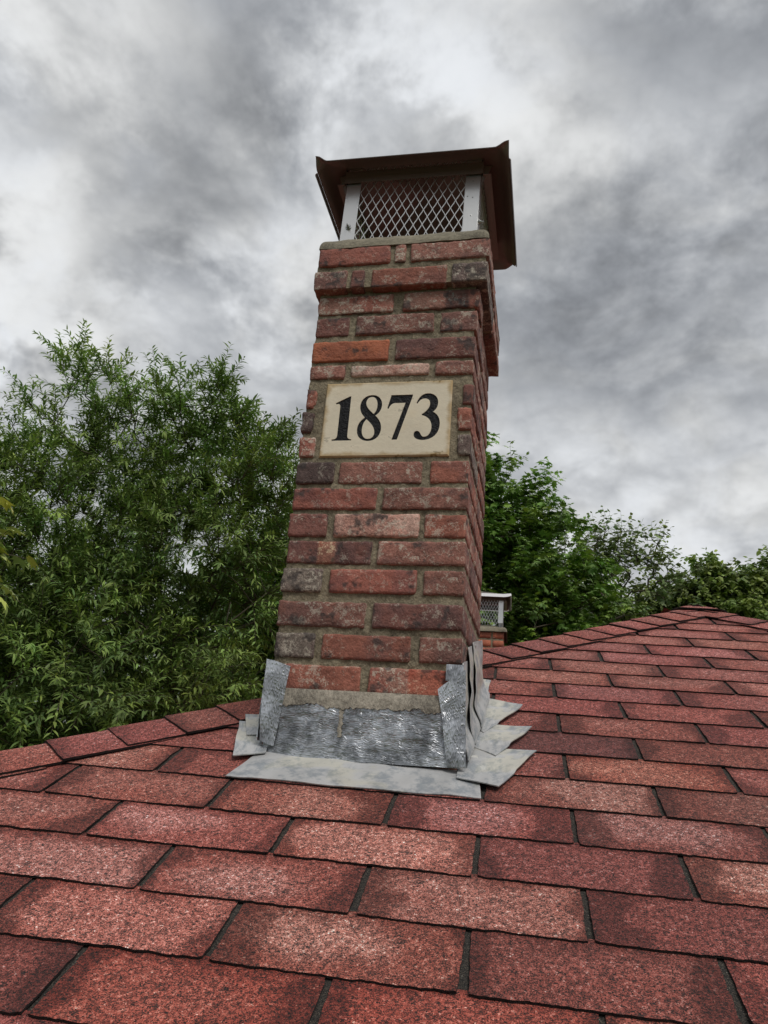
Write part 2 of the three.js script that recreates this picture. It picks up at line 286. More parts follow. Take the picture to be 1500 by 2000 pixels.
// one shingle tab in slope coordinates, butt edge down the slope; to(u,v,n) places it; keep(u,v) drops what lies past a hip
let tabSeed = 100;
function wearColour(r, o = {}) {
  const tint = o.tint || [1, 1, 1], br = (0.88 + 0.24 * r()) * (o.bright || 1), gx = r() * 90, gy = r() * 90;
  const pal = o.pale !== undefined ? o.pale : Math.max(0, r() * 1.25 - 0.3), cx = 0.25 + 0.5 * r(), cy = 0.35 + 0.4 * r(), rx = 0.24 + 0.34 * r(), ry = 0.3 + 0.3 * r();
  const warm = r(), ew = [r(), r(), r()];
  return (s, t, u, v) => {
    const n = fbm(u * 6 + gx, v * 8 + gy, 3.3, 3), n2 = fbm(u * 30 + gx, v * 30 + gy, 8.1, 2), w = 1 - smooth(0.5, 1.45, Math.hypot((s - cx) / rx, (t - cy) / ry) + n * 1.2);
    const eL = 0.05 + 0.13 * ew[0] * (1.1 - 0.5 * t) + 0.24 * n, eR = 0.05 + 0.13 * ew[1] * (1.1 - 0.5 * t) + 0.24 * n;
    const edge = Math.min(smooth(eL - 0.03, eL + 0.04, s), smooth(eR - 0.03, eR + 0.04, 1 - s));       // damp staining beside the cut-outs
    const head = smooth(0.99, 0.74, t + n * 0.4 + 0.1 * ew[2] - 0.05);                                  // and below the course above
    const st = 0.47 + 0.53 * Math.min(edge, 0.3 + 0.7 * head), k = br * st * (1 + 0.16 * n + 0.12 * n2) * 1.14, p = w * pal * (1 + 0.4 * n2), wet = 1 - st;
    return [tint[0] * k * 0.95 * (1 + 0.42 * p), tint[1] * k * 0.86 * (1 + 1.05 * p) * (0.93 + 0.1 * warm - 0.36 * wet), tint[2] * k * 0.83 * (1 + 1.25 * p) * (1.02 - 0.08 * warm - 0.42 * wet)];
  };
}
function tab(u0, u1, v0, v1, to, o = {}) {
  const r = rng(tabSeed++ * 7919), nx = o.nx || 22, ny = o.ny || 9, b = new GB(), top = [], keep = o.keep || (() => true), wear = wearColour(r, o), uo = r() * GT, vo = r() * GT, sx = r() * 50;
  const lift = 0.0044 + 0.001 * r(), edge = [0.028, 0.02, 0.018], curl = (r() - 0.4) * 0.0014, skew = (r() - 0.5) * 0.0025, gapW = r() * r() * 0.005;
  const at = (s, t) => {
    let u = u0 + (u1 - u0) * s, v = v0 + (v1 - v0) * t;
    const c = Math.min(s, 1 - s) * (u1 - u0) / 0.012;                                                   // worn, rounded lower corners
    if (t < 0.3) v += (1 - t / 0.3) * (0.0022 * noise(u * 50, sx, 1.5) + 0.0019 * noise(u * 150, sx, 9.5) + skew * (s - 0.5) * 2 + (c < 1 ? 0.002 * (1 - c) * (1 - c) : 0));
    if (s < 0.03 || s > 0.97) u += (0.002 * noise(v * 60, sx, s * 9) + 0.0016 * noise(v * 190, sx, s * 7)) + (s < 0.5 ? 1 : -1) * (1 - t) * gapW;
    const n = 0.0012 + lift * (1 - t * 0.92) + 0.0008 * noise(u * 14, v * 14, sx) + curl * Math.cos(s * 6.28) * (1 - t);
    return [u, v, n];
  };
  const kept = [], pts = [];
  for (let j = 0; j <= ny; j++) for (let i = 0; i <= nx; i++) {
    const [u, v, n] = at(i / nx, j / ny); kept.push(keep(u, v)); pts.push([u, v, n]);
    top.push(b.v(...to(u, v, n), (u + uo) / GT, (v + vo) / GT, wear(i / nx, j / ny, u, v)));
  }
  const id = (i, j) => j * (nx + 1) + i; let any = false;
  for (let j = 0; j < ny; j++) for (let i = 0; i < nx; i++) { const q = [id(i, j), id(i + 1, j), id(i + 1, j + 1), id(i, j + 1)]; if (q.every((k) => kept[k])) { b.q(...q); any = true; } }
  if (!any) return null;
  const kq = (i, j) => i >= 0 && j >= 0 && i < nx && j < ny && [id(i, j), id(i + 1, j), id(i + 1, j + 1), id(i, j + 1)].every((k) => kept[k]);
  const skirt = (list, has) => { const e = list.map((k) => { const [u, v, n] = pts[k]; return [b.v(...to(u, v, n), u / GT, v / GT, edge), b.v(...to(u, v, n - 0.0038), u / GT, v / GT + 0.004, edge), kept[k]]; }); for (let i = 0; i + 1 < e.length; i++) if (has(i)) b.q(e[i][0], e[i][1], e[i + 1][1], e[i + 1][0]); };
  skirt(Array.from({ length: nx + 1 }, (_, i) => id(i, 0)), (i) => kq(i, 0)); skirt(Array.from({ length: ny + 1 }, (_, j) => id(0, j)), (j) => kq(0, j)); skirt(Array.from({ length: ny + 1 }, (_, j) => id(nx, j)), (j) => kq(nx - 1, j));
  return b.done();
}
// special looks that the photograph shows on single tabs: [row, column of its left cut-out]
const LOOK = {
  '4,0': { bright: 0.62, tint: [0.9, 0.95, 0.95], pale: 0.1 }, '6,0': { bright: 0.55, tint: [0.9, 1, 1], pale: 0 }, '5,0': { bright: 0.6, tint: [0.9, 1, 1.05], pale: 0.1 }, '5,1': { bright: 0.72, pale: 0 }, '4,1': { bright: 0.7, pale: 0.3 },
  '0,0': { bright: 1.0, pale: 0.5 }, '-1,-1': { bright: 1.1, pale: 1.3 }, '-1,0': { bright: 0.8, pale: 0.15 }, '-1,-2': { bright: 1.1, tint: [1.05, 0.95, 0.9], pale: 0.8 }, '0,-1.5': { bright: 1.12, pale: 1.2 }, '0,-2.5': { bright: 1.1, pale: 1.1 }, '0,-0.5': { bright: 0.85, pale: 0.9 }, '0,0.5': { bright: 0.72, pale: 0 },
  '1,-2': { bright: 1.1, pale: 1.0 }, '1,-1': { bright: 1.1, pale: 0.9 }, '1,0': { bright: 0.75, pale: 0.1 }, '1,1': { bright: 0.9, pale: 1.1 }, '2,-1.5': { bright: 1.1, pale: 0.8 }, '2,-0.5': { bright: 0.95, pale: 0.9 }, '2,0.5': { bright: 0.85, pale: 1.2 }, '3,0': { bright: 0.9, pale: 1.2 }, '3,1': { bright: 0.75, pale: 0.5 }, '4,0.5': { bright: 0.85, tint: [1.1, 0.95, 0.85], pale: 0.9 },
  '-2,-1.5': { bright: 0.95, tint: [1.1, 0.85, 0.75], pale: 0.4 }, '-2,-0.5': { bright: 0.95, tint: [1.1, 0.85, 0.75], pale: 0.2 }, '-2,-2.5': { bright: 0.8, pale: 0 },
};
const gap = 0.0045;
for (let k = -4; k <= 18; k++) {
  const v0 = k * E, v1 = v0 + E + 0.012, off = (((k % 2) + 2) % 2) ? 0 : 0.5;
  const lo = -5, hi = 6;
  for (let c = lo; c <= hi; c++) {
    const u0 = (c - off) * TW + gap, u1 = (c + 1 - off) * TW - gap;
    if (u1 < -1.55 || u0 > 2.1 || v0 > Math.max(hipV(u0), hipV(u1), u0 < PU && u1 > PU ? PV : -9) + 0.02) continue;
    const far = k > 8;
    const g = tab(u0, u1, v0, v1, roofPt, { ...(LOOK[k + ',' + (c - off)] || (far ? { pale: 0.55, bright: 1.05 } : {})), nx: far ? 16 : k > 3 ? 30 : 56, ny: far ? 5 : k > 3 ? 8 : 12, keep: (u, v) => v < hipV(u) - 0.02 });
    if (g) part('shingle', g, M.shingle, roof);
  }
}
// the rest of the roof: courses out of the photograph's reach, joined
{
  const list = [], plain = (u0, u1, v0, v1, to, keep) => { const g = tab(u0, u1, v0, v1, to, { nx: 3, ny: 2, keep, pale: 0.4 }); if (g) list.push(g); };
  for (let k = -17; k <= 18; k++) {
    const v0 = k * E, v1 = v0 + E + 0.012, off = (((k % 2) + 2) % 2) ? 0 : 0.5;
    for (let c = -16; c <= 20; c++) {
      const u0 = (c - off) * TW + gap, u1 = (c + 1 - off) * TW - gap;
      if (k >= -4 && !(u1 < -1.55 || u0 > 2.1)) continue;
      plain(u0, u1, v0, v1, roofPt, (u, v) => v < hipV(u) - 0.01);
    }
    const half = (v) => (PV - v) * CT;               // side slopes: u runs along z
    for (const side of [-1, 1]) {
      const to = (u, v, n) => [PU + side * ((PV - v) * CT + n * ST), H + v * ST + n * CT, u];
      for (let c = -38; c <= 10; c++) { const u0 = (c - off) * TW + gap, u1 = u0 + TW - 2 * gap; if (u1 > ZP + half(v0) + 0.3 || u0 < ZB - half(v0) - 0.3) continue; plain(u0, u1, v0, v1, to, (u, v) => u < ZP + half(v) - 0.01 && u > ZB - half(v) + 0.01); }
    }
    for (let c = -16; c <= 20; c++) { const u0 = (c - off) * TW + gap, u1 = u0 + TW - 2 * gap; plain(u0, u1, v0, v1, (u, v, n) => [u, H + v * ST + n * CT, ZB - (PV - v) * CT - n * ST], (u, v) => v < hipV(u) - 0.01); }
  }
  const m = part('far_shingles', mergeGeometries(list), M.shingle, roof); m.userData.kind = 'stuff';
}
// hip and ridge caps: bent pieces lapped from below
function caps(a, b, nA, nB, from, to, seed, name = 'hip_cap', len = 0.24, step = E * 1.02) {
  const A = V(...a), d = V(...b).sub(A), L = d.length(); d.normalize();
  const NA = V(...nA), NB = V(...nB), mid = NA.clone().add(NB).normalize();
  const ta = d.clone().cross(NA).normalize(), tb = NB.clone().cross(d).normalize(); if (ta.dot(mid) > 0) ta.negate(); if (tb.dot(mid) > 0) tb.negate();
  const r = rng(seed), half = 0.155, out = [];
  for (let s = from; s < Math.min(L, to); s += step) {
    const wear = wearColour(r, { pale: r() * 0.5, bright: 0.8 + r() * 0.5 }), uo = r(), tilt = 0.009 + 0.0025 * r(), hw = half + (r() - 0.5) * 0.008, sh = (r() - 0.5) * 0.008, l2 = Math.min(len, L - s + 0.02), ph = r() * 40;
    const P = (x, t) => {
      const k = (x - 0.5) * 2 * hw + sh, w = smooth(-0.035, 0.035, k), q = Math.sqrt(k * k + 0.0009) - 0.03;
      const lift = 0.0055 + tilt * (1 - t * 0.95) + 0.0012 * noise(k * 20, t * 3, ph);
      const side = ta.clone().multiplyScalar(1 - w).add(tb.clone().multiplyScalar(w)), n = NA.clone().multiplyScalar(1 - w).add(NB.clone().multiplyScalar(w)).normalize();
      const p = A.clone().addScaledVector(d, s + t * l2 + 0.0025 * noise(k * 30, ph, 2) * (1 - t)).addScaledVector(side, Math.max(0, q)).addScaledVector(n, lift);
      return [p.x, p.y, p.z];
    };
    out.push([P, wear, uo]);
    part(name, sheet(P, 22, 5, 0.0052, 2 * half / GT, l2 / GT, (x, t) => wear(t * 0.8 + 0.1, x < 0.5 ? 0.15 + x : 1.15 - x, x * 0.3 + s, t * 0.2), [0.03, 0.021, 0.019]), M.shingle, roof);
  }
}
const nF = [0, CT, ST], nL = [-ST, CT, 0], nR = [ST, CT, 0], nBk = [0, CT, -ST];
const hipAt = (u, s) => roofPt(u, hipV(u), 0);
caps(hipAt(PU - RX), [PU, YP, ZP], nL, nF, 0.05, 99, 61);
caps(hipAt(PU + RX), [PU, YP, ZP], nF, nR, 0.05, 99, 62);
caps([PU, YP, ZB], [PU, YP, ZP + 0.03], nL, nR, 0.05, 99, 63, 'ridge_cap', 0.24, E * 1.5);
{ // the piece folded over the peak
  const r = rng(5), wear = wearColour(r, { pale: 0.5, bright: 1.1 });
  const P = (s, t) => { const a = (s - 0.5) * 0.22, z = ZP + 0.09 - t * 0.25, top = YP + 0.013, dz = Math.max(0, z - ZP), e = Math.max(Math.abs(a), dz); return [PU + a, top - Math.max(0, Math.sqrt(e * e + 0.0012) - 0.035) * Math.tan(TH), z]; };
  part('hip_cap', sheet(P, 16, 16, 0.006, 0.34 / GT, 0.34 / GT, (s, t) => wear(s, t, s * 0.3, t * 0.3), [0.03, 0.021, 0.019]), M.shingle, roof);
}

// ---------------------------------------------------------------- chimneys
let brickSeed = 1;
function brickGeo(x0, x1, y0, y1, z0, z1, cell, o = {}) {
  const r = rng(brickSeed++ * 104729), w = x1 - x0, h = y1 - y0, d = z1 - z0, g = new THREE.BoxGeometry(w, h, d, Math.max(2, Math.round(w / cell)), Math.max(2, Math.round(h / cell)), Math.max(2, Math.round(d / cell)));
  const p = g.attributes.position, uv = g.attributes.uv, nr = g.attributes.normal, col = new Float32Array(p.count * 3), ox = r() * 60, uo = r(), vo = r(), rough = (o.rough || 1), rr = 0.0032 + 0.0018 * r();
  const tone = 0.84 + 0.34 * r(), wob = r() * 9, map = new Map();
  const key = (x, y, z) => Math.round(x * 2e4) + ',' + Math.round(y * 2e4) + ',' + Math.round(z * 2e4), keys = [];
  for (let i = 0; i < p.count; i++) {
    let x = p.getX(i), y = p.getY(i), z = p.getZ(i); keys.push(key(x, y, z));
    const ax = Math.abs(nr.getX(i)), ay = Math.abs(nr.getY(i));
    const [a, b] = ax > 0.5 ? [z, y] : ay > 0.5 ? [x, z] : [x, y];
    uv.setXY(i, a / 0.25 + uo, b / 0.25 + vo);
    const tn = o.band ? 1 : 1, bx = (x + w / 2) / w; let c = [tone, tone, tone];
    if (o.band && bx > o.band[0] && bx < o.band[1]) c = [tone * o.band[2], tone * o.band[3], tone * o.band[4]];
    col.set(c, i * 3);
    // round the arrises, more where they are chipped
    const chip = rr * (0.85 + 2.2 * Math.max(0, noise((x + ox) * 38, y * 38, z * 38)) * rough), q = [x, y, z], hw = [w / 2, h / 2, d / 2], c0 = q.map((v, k) => clamp(v, -hw[k] + chip, hw[k] - chip)), dl = Math.hypot(q[0] - c0[0], q[1] - c0[1], q[2] - c0[2]);
    if (dl > chip) { const f = chip / dl; x = c0[0] + (q[0] - c0[0]) * f; y = c0[1] + (q[1] - c0[1]) * f; z = c0[2] + (q[2] - c0[2]) * f; }
    const dn = (0.0016 * noise((x + ox) * 30, y * 30, z * 30) + 0.0013 * noise((x + ox) * 85, y * 85, z * 85 + wob) + 0.0006 * noise((x + ox) * 220, y * 220, z * 220)) * rough;
    const l = Math.hypot(q[0] / hw[0] ** 1, 0, 0) + 1e-6; void l;
    const nn = [0, 1, 2].map((k) => (Math.abs(Math.abs(q[k]) - hw[k]) < 1e-6 ? Math.sign(q[k]) : 0)), nl = Math.hypot(...nn) || 1;
    x += nn[0] / nl * dn + 0.0014 * noise((q[1] + ox) * 45, 7.1, wob + nn[0]) * Math.abs(nn[0]); y += nn[1] / nl * dn + (0.0016 * noise((q[0] + ox) * 16, 3.1, wob) + 0.0011 * noise((q[0] + ox) * 60, 5.1, wob + nn[1])) * Math.abs(nn[1]); z += nn[2] / nl * dn;
    p.setXYZ(i, x, y, z);
  }
  g.computeVertexNormals();
  const sum = new Map(); for (let i = 0; i < p.count; i++) { const s = sum.get(keys[i]) || [0, 0, 0]; s[0] += nr.getX(i); s[1] += nr.getY(i); s[2] += nr.getZ(i); sum.set(keys[i], s); }
  for (let i = 0; i < p.count; i++) { const s = sum.get(keys[i]), l = Math.hypot(...s) || 1; nr.setXYZ(i, s[0] / l, s[1] / l, s[2] / l); }
  g.setAttribute('color', new THREE.BufferAttribute(col, 3));
  g.translate((x0 + x1) / 2, (y0 + y1) / 2, (z0 + z1) / 2);
  return g;
}
function coreGeo(x0, x1, y0, y1, z0, z1, cell, amp, seed) {
  const w = x1 - x0, h = y1 - y0, d = z1 - z0, g = new THREE.BoxGeometry(w, h, d, Math.round(w / cell), Math.round(h / cell), Math.round(d / (cell * 2)));
  const p = g.attributes.position, n = g.attributes.normal, uv = g.attributes.uv;
  for (let i = 0; i < p.count; i++) {
    const x = p.getX(i), y = p.getY(i), z = p.getZ(i), q = [x, y, z], hw = [w / 2, h / 2, d / 2], nn = q.map((v, k) => (Math.abs(Math.abs(v) - hw[k]) < 1e-6 ? Math.sign(v) : 0)), l = Math.hypot(...nn) || 1;
    const k = amp * (noise(x * 28, y * 28 + seed, z * 28) + 0.6 * noise(x * 75, y * 75 + seed, z * 75));
    uv.setXY(i, (Math.abs(n.getX(i)) > 0.5 ? z : x) / 0.3, (Math.abs(n.getY(i)) > 0.5 ? z : y) / 0.3);
    p.setXYZ(i, x + nn[0] / l * k, y + nn[1] / l * k, z + nn[2] / l * k);
  }
  g.translate((x0 + x1) / 2, (y0 + y1) / 2, (z0 + z1) / 2); g.computeVertexNormals(); return g;
}
// cap: four legs, expanded metal mesh, a brown skirt and a hipped lid with turned-up corners
function addCap(parent, y, pale) {
  const cap = new THREE.Group(); cap.name = 'chimney_cap'; parent.add(cap); if (!pale) { cap.rotation.z = -0.018; cap.position.set(-0.018 * y, -0.004, 0); }
  const X0 = 0.02, X1 = 0.42, Z0 = -0.43, Z1 = -0.06, yb = y + 0.0, yt = y + 0.27, lw = 0.043;
  const bar = (ax, ay, az, bx, by, bz) => { const g = new THREE.BoxGeometry(Math.abs(bx - ax), Math.abs(by - ay), Math.abs(bz - az)); g.translate((ax + bx) / 2, (ay + by) / 2, (az + bz) / 2); return g; };
  for (const [x, sx, z, sz] of [[X0, 1, Z1, -1], [X1, -1, Z1, -1], [X0, 1, Z0, 1], [X1, -1, Z0, 1]]) {
    const t = 0.0018, f1 = bar(x, yb, z, x + sx * lw, yt, z + sz * t), f2 = bar(x, yb, z + sz * t, x + sx * t, yt, z + sz * lw);
    part('leg', mergeGeometries([f1, f2]), M.galv, cap);
  }
  // the brace riveted on the right front leg and the small dimples in the legs
  const br = part('brace', bar(X1 - lw + 0.002, yb, Z1 + 0.0005, X1 - 0.001, yb + 0.158, Z1 + 0.0022), M.galv, cap); void br;
  const rivet = (x, yy) => { const g = new THREE.SphereGeometry(0.0022, 8, 6); g.scale(1, 1, 0.5); g.translate(x, yy, Z1 + 0.0024); return g; };
  part('rivet', mergeGeometries([rivet(X1 - 0.021, yb + 0.065), rivet(X1 - 0.019, yb + 0.13), rivet(X1 - 0.021, yb + 0.19), rivet(X1 - 0.034, yb + 0.135)]), M.steel, cap);
  { // bolts through the legs
    const bolt = (axis) => { const h = new THREE.CylinderGeometry(0.0058, 0.0058, 0.006, 6), w = new THREE.CylinderGeometry(0.0092, 0.0092, 0.0018, 20), s = new THREE.CylinderGeometry(0.003, 0.003, 0.014, 12); h.translate(0, 0.005, 0); w.translate(0, 0.0012, 0); s.translate(0, 0.008, 0); const g = mergeGeometries([h, w, s]); if (axis === 'z') g.rotateX(Math.PI / 2); else g.rotateZ(-Math.PI / 2); return g; };
    const a = bolt('z'); a.translate(X0 + 0.021, yb + 0.052, Z1); part('bolt', a, M.steel, cap);
    const c = bolt('x'); c.translate(X1, yb + 0.06, Z1 - 0.02); part('bolt', c, M.steel, cap);
  }
  // expanded metal: diamonds of bent strands
  const strand = (len, hgt) => {
    const b = new GB(), pw = 0.0262, ph = 0.0525, nx = Math.ceil(len / pw), th = 0.001, wd = 0.00095;
    const seg = (x0, y0, x1, y1) => { const dx = x1 - x0, dy = y1 - y0, l = Math.hypot(dx, dy), ex = -dy / l * wd, ey = dx / l * wd; const k = [[x0 - ex, y0 - ey, th], [x0 + ex, y0 + ey, th], [x1 + ex, y1 + ey, th], [x1 - ex, y1 - ey, th], [x0 - ex, y0 - ey, -th], [x0 + ex, y0 + ey, -th], [x1 + ex, y1 + ey, -th], [x1 - ex, y1 - ey, -th]].map((p) => b.v(...p)); b.q(k[0], k[3], k[2], k[1]); b.q(k[4], k[5], k[6], k[7]); b.q(k[1], k[2], k[6], k[5]); b.q(k[0], k[4], k[7], k[3]); };
    // a strand leaves the knuckle, bows out and comes back; half of them start turned the other way
    for (let i = 0; i <= nx; i++) for (let j = 0; j * ph / 2 < hgt; j++) {
      const even = j % 2 === 0, y0 = j * ph / 2, cx = i * pw + (even ? 0 : pw / 2), K = 5;
      for (const s of [-1, 1]) {
        let px = cx, py = y0;
        for (let k = 1; k <= K; k++) { const t = k / K, e = t * t * (3 - 2 * t) * 0.45 + t * 0.55, x = cx + s * e * (pw / 2 - 0.0008), yy = y0 + t * ph / 2; if (x >= -0.001 && x <= len + 0.001 && px >= -0.001 && px <= len + 0.001 && yy <= hgt + 0.01) seg(px, py, x, yy); px = x; py = yy; }
      }
    }
    const g = b.done(); return g.toNonIndexed();
  };
  const hm = yt - yb + 0.005;
  const place = (g, ry, x, z) => { g.computeVertexNormals(); g.rotateY(ry); g.translate(x, yb - 0.004, z); return g; };
  part('mesh_panel', place(strand(X1 - X0 - 0.008, hm), 0, X0 + 0.004, Z1 - 0.0035), M.galv, cap);
  part('mesh_panel', place(strand(X1 - X0 - 0.008, hm), 0, X0 + 0.004, Z0 + 0.0035), M.galv, cap);
  part('mesh_panel', place(strand(Z1 - Z0 - 0.014, hm), -Math.PI / 2, X1 - 0.0035, Z0 + 0.007), M.galv, cap);
  part('mesh_panel', place(strand(Z1 - Z0 - 0.014, hm), -Math.PI / 2, X0 + 0.0035, Z0 + 0.007), M.galv, cap);
  // skirt under the lid
  const s0 = y + 0.212, s1 = y + 0.255, o = 0.006, t = 0.0015;
  part('skirt', mergeGeometries([bar(X0 - o, s0, Z1 + o, X1 + o, s1, Z1 + o + t), bar(X0 - o, s0, Z0 - o - t, X1 + o, s1, Z0 - o), bar(X1 + o, s0, Z0 - o - t, X1 + o + t, s1 + 0.012, Z1 + o + t), bar(X0 - o - t, s0, Z0 - o - t, X0 - o, s1 + 0.012, Z1 + o + t)]), M.copper, cap);
  // lid: surface from the ridge down to the eave, side eaves hang lower, corners flare up
  for (const sx of [-1, 1]) part('skirt', bar(sx > 0 ? X1 + 0.008 : X0 - 0.03, s0 - 0.0018, Z0, sx > 0 ? X1 + 0.03 : X0 - 0.008, s0, Z1 + 0.004), M.copper, cap);
  const cx = 0.22, lx = pale ? 0.262 : 0.283, cz = -0.245, lz = 0.265;
  const eave = (sx, sz) => { // square coordinates -1..1 -> position
    const m = Math.max(Math.abs(sx), Math.abs(sz)), sideway = Math.abs(sx) >= Math.abs(sz) ? 1 : 0, fx = Math.abs(sx), fz = Math.abs(sz);
    let x = cx + sx * lx, z = cz + sz * lz, yy = y + 0.24 + 0.10 * (1 - Math.pow(m, 1.15));
    const near = smooth(0.80, 1.0, fx), nearz = smooth(0.86, 1.0, fz);
    yy -= 0.016 * smooth(0.88, 1.0, fx) * (1 - smooth(0.9, 1.0, fz));          // drip edges at the two sides
    yy -= 0.008 * smooth(0.93, 1.0, fz) * (1 - smooth(0.86, 0.96, fx));        // and at front and back
    yy += 0.013 * smooth(0.86, 1, fx) * smooth(0.9, 1, fz);                    // turned-up corners
    return [x, yy, z, sideway, near, nearz];
  };
  const P = (s, t2) => eave((s - 0.5) * 2, (0.5 - t2) * 2).slice(0, 3);
  const warp = (q) => { const a = q * 2 - 1, b = Math.sign(a) * (1 - Math.pow(1 - Math.abs(a), 1.8)); return (b + 1) / 2; };
  part('lid', sheet((s, t2) => P(warp(s), warp(t2)), 44, 44, 0.0022, 1, 1), M.copper, cap);
  for (const sx of [-1, 1]) { // folded hems along the side eaves
    const hem = sheet((s, t2) => { const q = eave(sx, 0.86 - 1.74 * t2); return [q[0] + sx * (0.0005 + 0.005 * Math.sin(s * 2.6)), q[1] + 0.0005 - 0.011 * s, q[2]]; }, 4, 24, 0.0022, 1, 1); part('hem', hem, M.copper, cap);
  }
  // gussets between leg tops and lid
  for (const [x, sx] of [[X0 - 0.002, -1], [X1 + 0.002, 1]]) part('gusset', sheet((s, t2) => [x + sx * s * 0.03 * t2, y + 0.18 + 0.07 * t2, Z1 - 0.002 - 0.004 * s], 2, 3, 0.0016, 1, 1), M.copper, cap);
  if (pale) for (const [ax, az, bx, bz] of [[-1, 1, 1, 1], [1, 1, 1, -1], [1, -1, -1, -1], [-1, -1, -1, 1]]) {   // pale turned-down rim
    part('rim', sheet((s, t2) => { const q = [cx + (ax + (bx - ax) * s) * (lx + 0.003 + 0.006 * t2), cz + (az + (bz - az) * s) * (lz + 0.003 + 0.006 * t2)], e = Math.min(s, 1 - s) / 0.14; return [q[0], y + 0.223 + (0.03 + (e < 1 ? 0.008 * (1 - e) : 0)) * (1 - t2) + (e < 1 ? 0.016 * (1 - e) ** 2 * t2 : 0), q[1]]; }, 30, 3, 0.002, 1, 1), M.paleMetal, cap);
  }
  return cap;
}
function flaunchGeo(x0, x1, z0, z1, y, h, up) {
  const n = 40, P = (s, t) => {
    const a = (s - 0.5) * 2, b = (0.5 - t) * 2, m = Math.max(Math.abs(a), Math.abs(b)); const sc = 1;
    const e = clamp((1 - m) * 0.22 / 0.03), prof = h * Math.sqrt(1 - (1 - e) * (1 - e)) + up * smooth(0.1, 0.75, 1 - m);
    const x = (x0 + x1) / 2 + a * sc * (x1 - x0) / 2, z = (z0 + z1) / 2 + b * sc * (z1 - z0) / 2;
    return [x + 0.002 * noise(z * 22, 4, 1), y + prof + 0.0035 * noise(x * 16, z * 16, 2) + 0.0012 * noise(x * 60, z * 60, 3), z + 0.0025 * noise(x * 22, 1, 7)];
  };
  const warp = (q) => { const a = q * 2 - 1, b = Math.sign(a) * (1 - Math.pow(1 - Math.abs(a), 2.2)); return (b + 1) / 2; };
  return sheet((s, t) => P(warp(s), warp(t)), n, n, 0.004, (x1 - x0) / 0.3, (z1 - z0) / 0.3);
}
const WD = 0.434, DP = 0.44;
// front bricks course by course from the bottom: y0, y1, then [x0, x1, kind, options]
const COURSES = [
  [-0.16, -0.1, [[0.0, 0.208, 'P'], [0.224, 0.433, 'R']]],
  [-0.088, -0.03, [[0.0, 0.097, 'P'], [0.113, 0.32, 'R'], [0.336, 0.433, 'D']]],
  [-0.02, 0.04, [[0.0, 0.208, 'P'], [0.224, 0.433, 'R']]],
  [0.053, 0.114, [[0.0, 0.097, 'P'], [0.113, 0.32, 'R'], [0.336, 0.433, 'D']]],
  [0.14, 0.2, [[0.0, 0.211, 'R', { label: 'red brick between the lead corner and the joint' }], [0.229, 0.433, 'B', { band: [0.45, 1.1, 1.12, 0.72, 0.62] }]]],
  [0.214, 0.272, [[0.001, 0.097, 'G', { label: 'mottled brick smeared with pale mortar' }], [0.113, 0.319, 'R'], [0.338, 0.434, 'P']]],
  [0.287, 0.347, [[-0.002, 0.209, 'P'], [0.226, 0.433, 'D', { salt: 1 }]]],
  [0.368, 0.426, [[-0.002, 0.097, 'G', { label: 'grey-black sooty brick end' }], [0.115, 0.323, 'S'], [0.338, 0.433, 'P']]],
  [0.438, 0.496, [[0.003, 0.211, 'D', { band: [0.38, 0.58, 1.9, 1.75, 1.4] }], [0.225, 0.432, 'P']]],
  [0.506, 0.565, [[-0.002, 0.095, 'D'], [0.113, 0.32, 'W', { label: 'pale pink sandy brick' }], [0.332, 0.431, 'R']]],
  [0.576, 0.633, [[0.0, 0.212, 'S'], [0.227, 0.433, 'P']]],
  [0.644, 0.703, [[0.001, 0.098, 'K', { label: 'blackened brick end' }], [0.111, 0.319, 'P'], [0.338, 0.432, 'R']]],
  [0.717, 0.772, [[-0.001, 0.041, 'B'], [0.401, 0.433, 'G']], 1],
  [0.785, 0.846, [[-0.003, 0.028, 'K', { rough: 2.4, label: 'broken dark brick beside the date stone' }], [0.398, 0.432, 'R', { rough: 2.2, label: 'rough red brick beside the date stone' }]], 1],
  [0.856, 0.912, [[0.002, 0.029, 'R', { rough: 2.2 }], [0.408, 0.436, 'D']], 1],
  [0.942, 0.983, [[0.002, 0.098, 'P'], [0.114, 0.32, 'W', { y: [0.945, 0.978], label: 'thin pale worn brick above the date stone' }], [0.335, 0.433, 'P']]],
  [0.992, 1.054, [[0.002, 0.209, 'O', { label: 'bright orange brick' }], [0.227, 0.434, 'D']]],
  [1.072, 1.132, [[0.003, 0.096, 'D'], [0.114, 0.324, 'P'], [0.341, 0.437, 'P']]],
  [1.141, 1.198, [[0.002, 0.212, 'B'], [0.239, 0.441, 'B', { band: [0.56, 0.86, 0.42, 0.5, 0.55] }]]],
  [1.207, 1.266, [[-0.011, 0.081, 'P'], [0.093, 0.131, 'D'], [0.15, 0.354, 'R'], [0.367, 0.461, 'G', { label: 'grey corbelled brick at the corner' }]], 2],
  [1.283, 1.342, [[-0.006, 0.197, 'S'], [0.208, 0.239, 'B'], [0.252, 0.465, 'P']], 2],
];
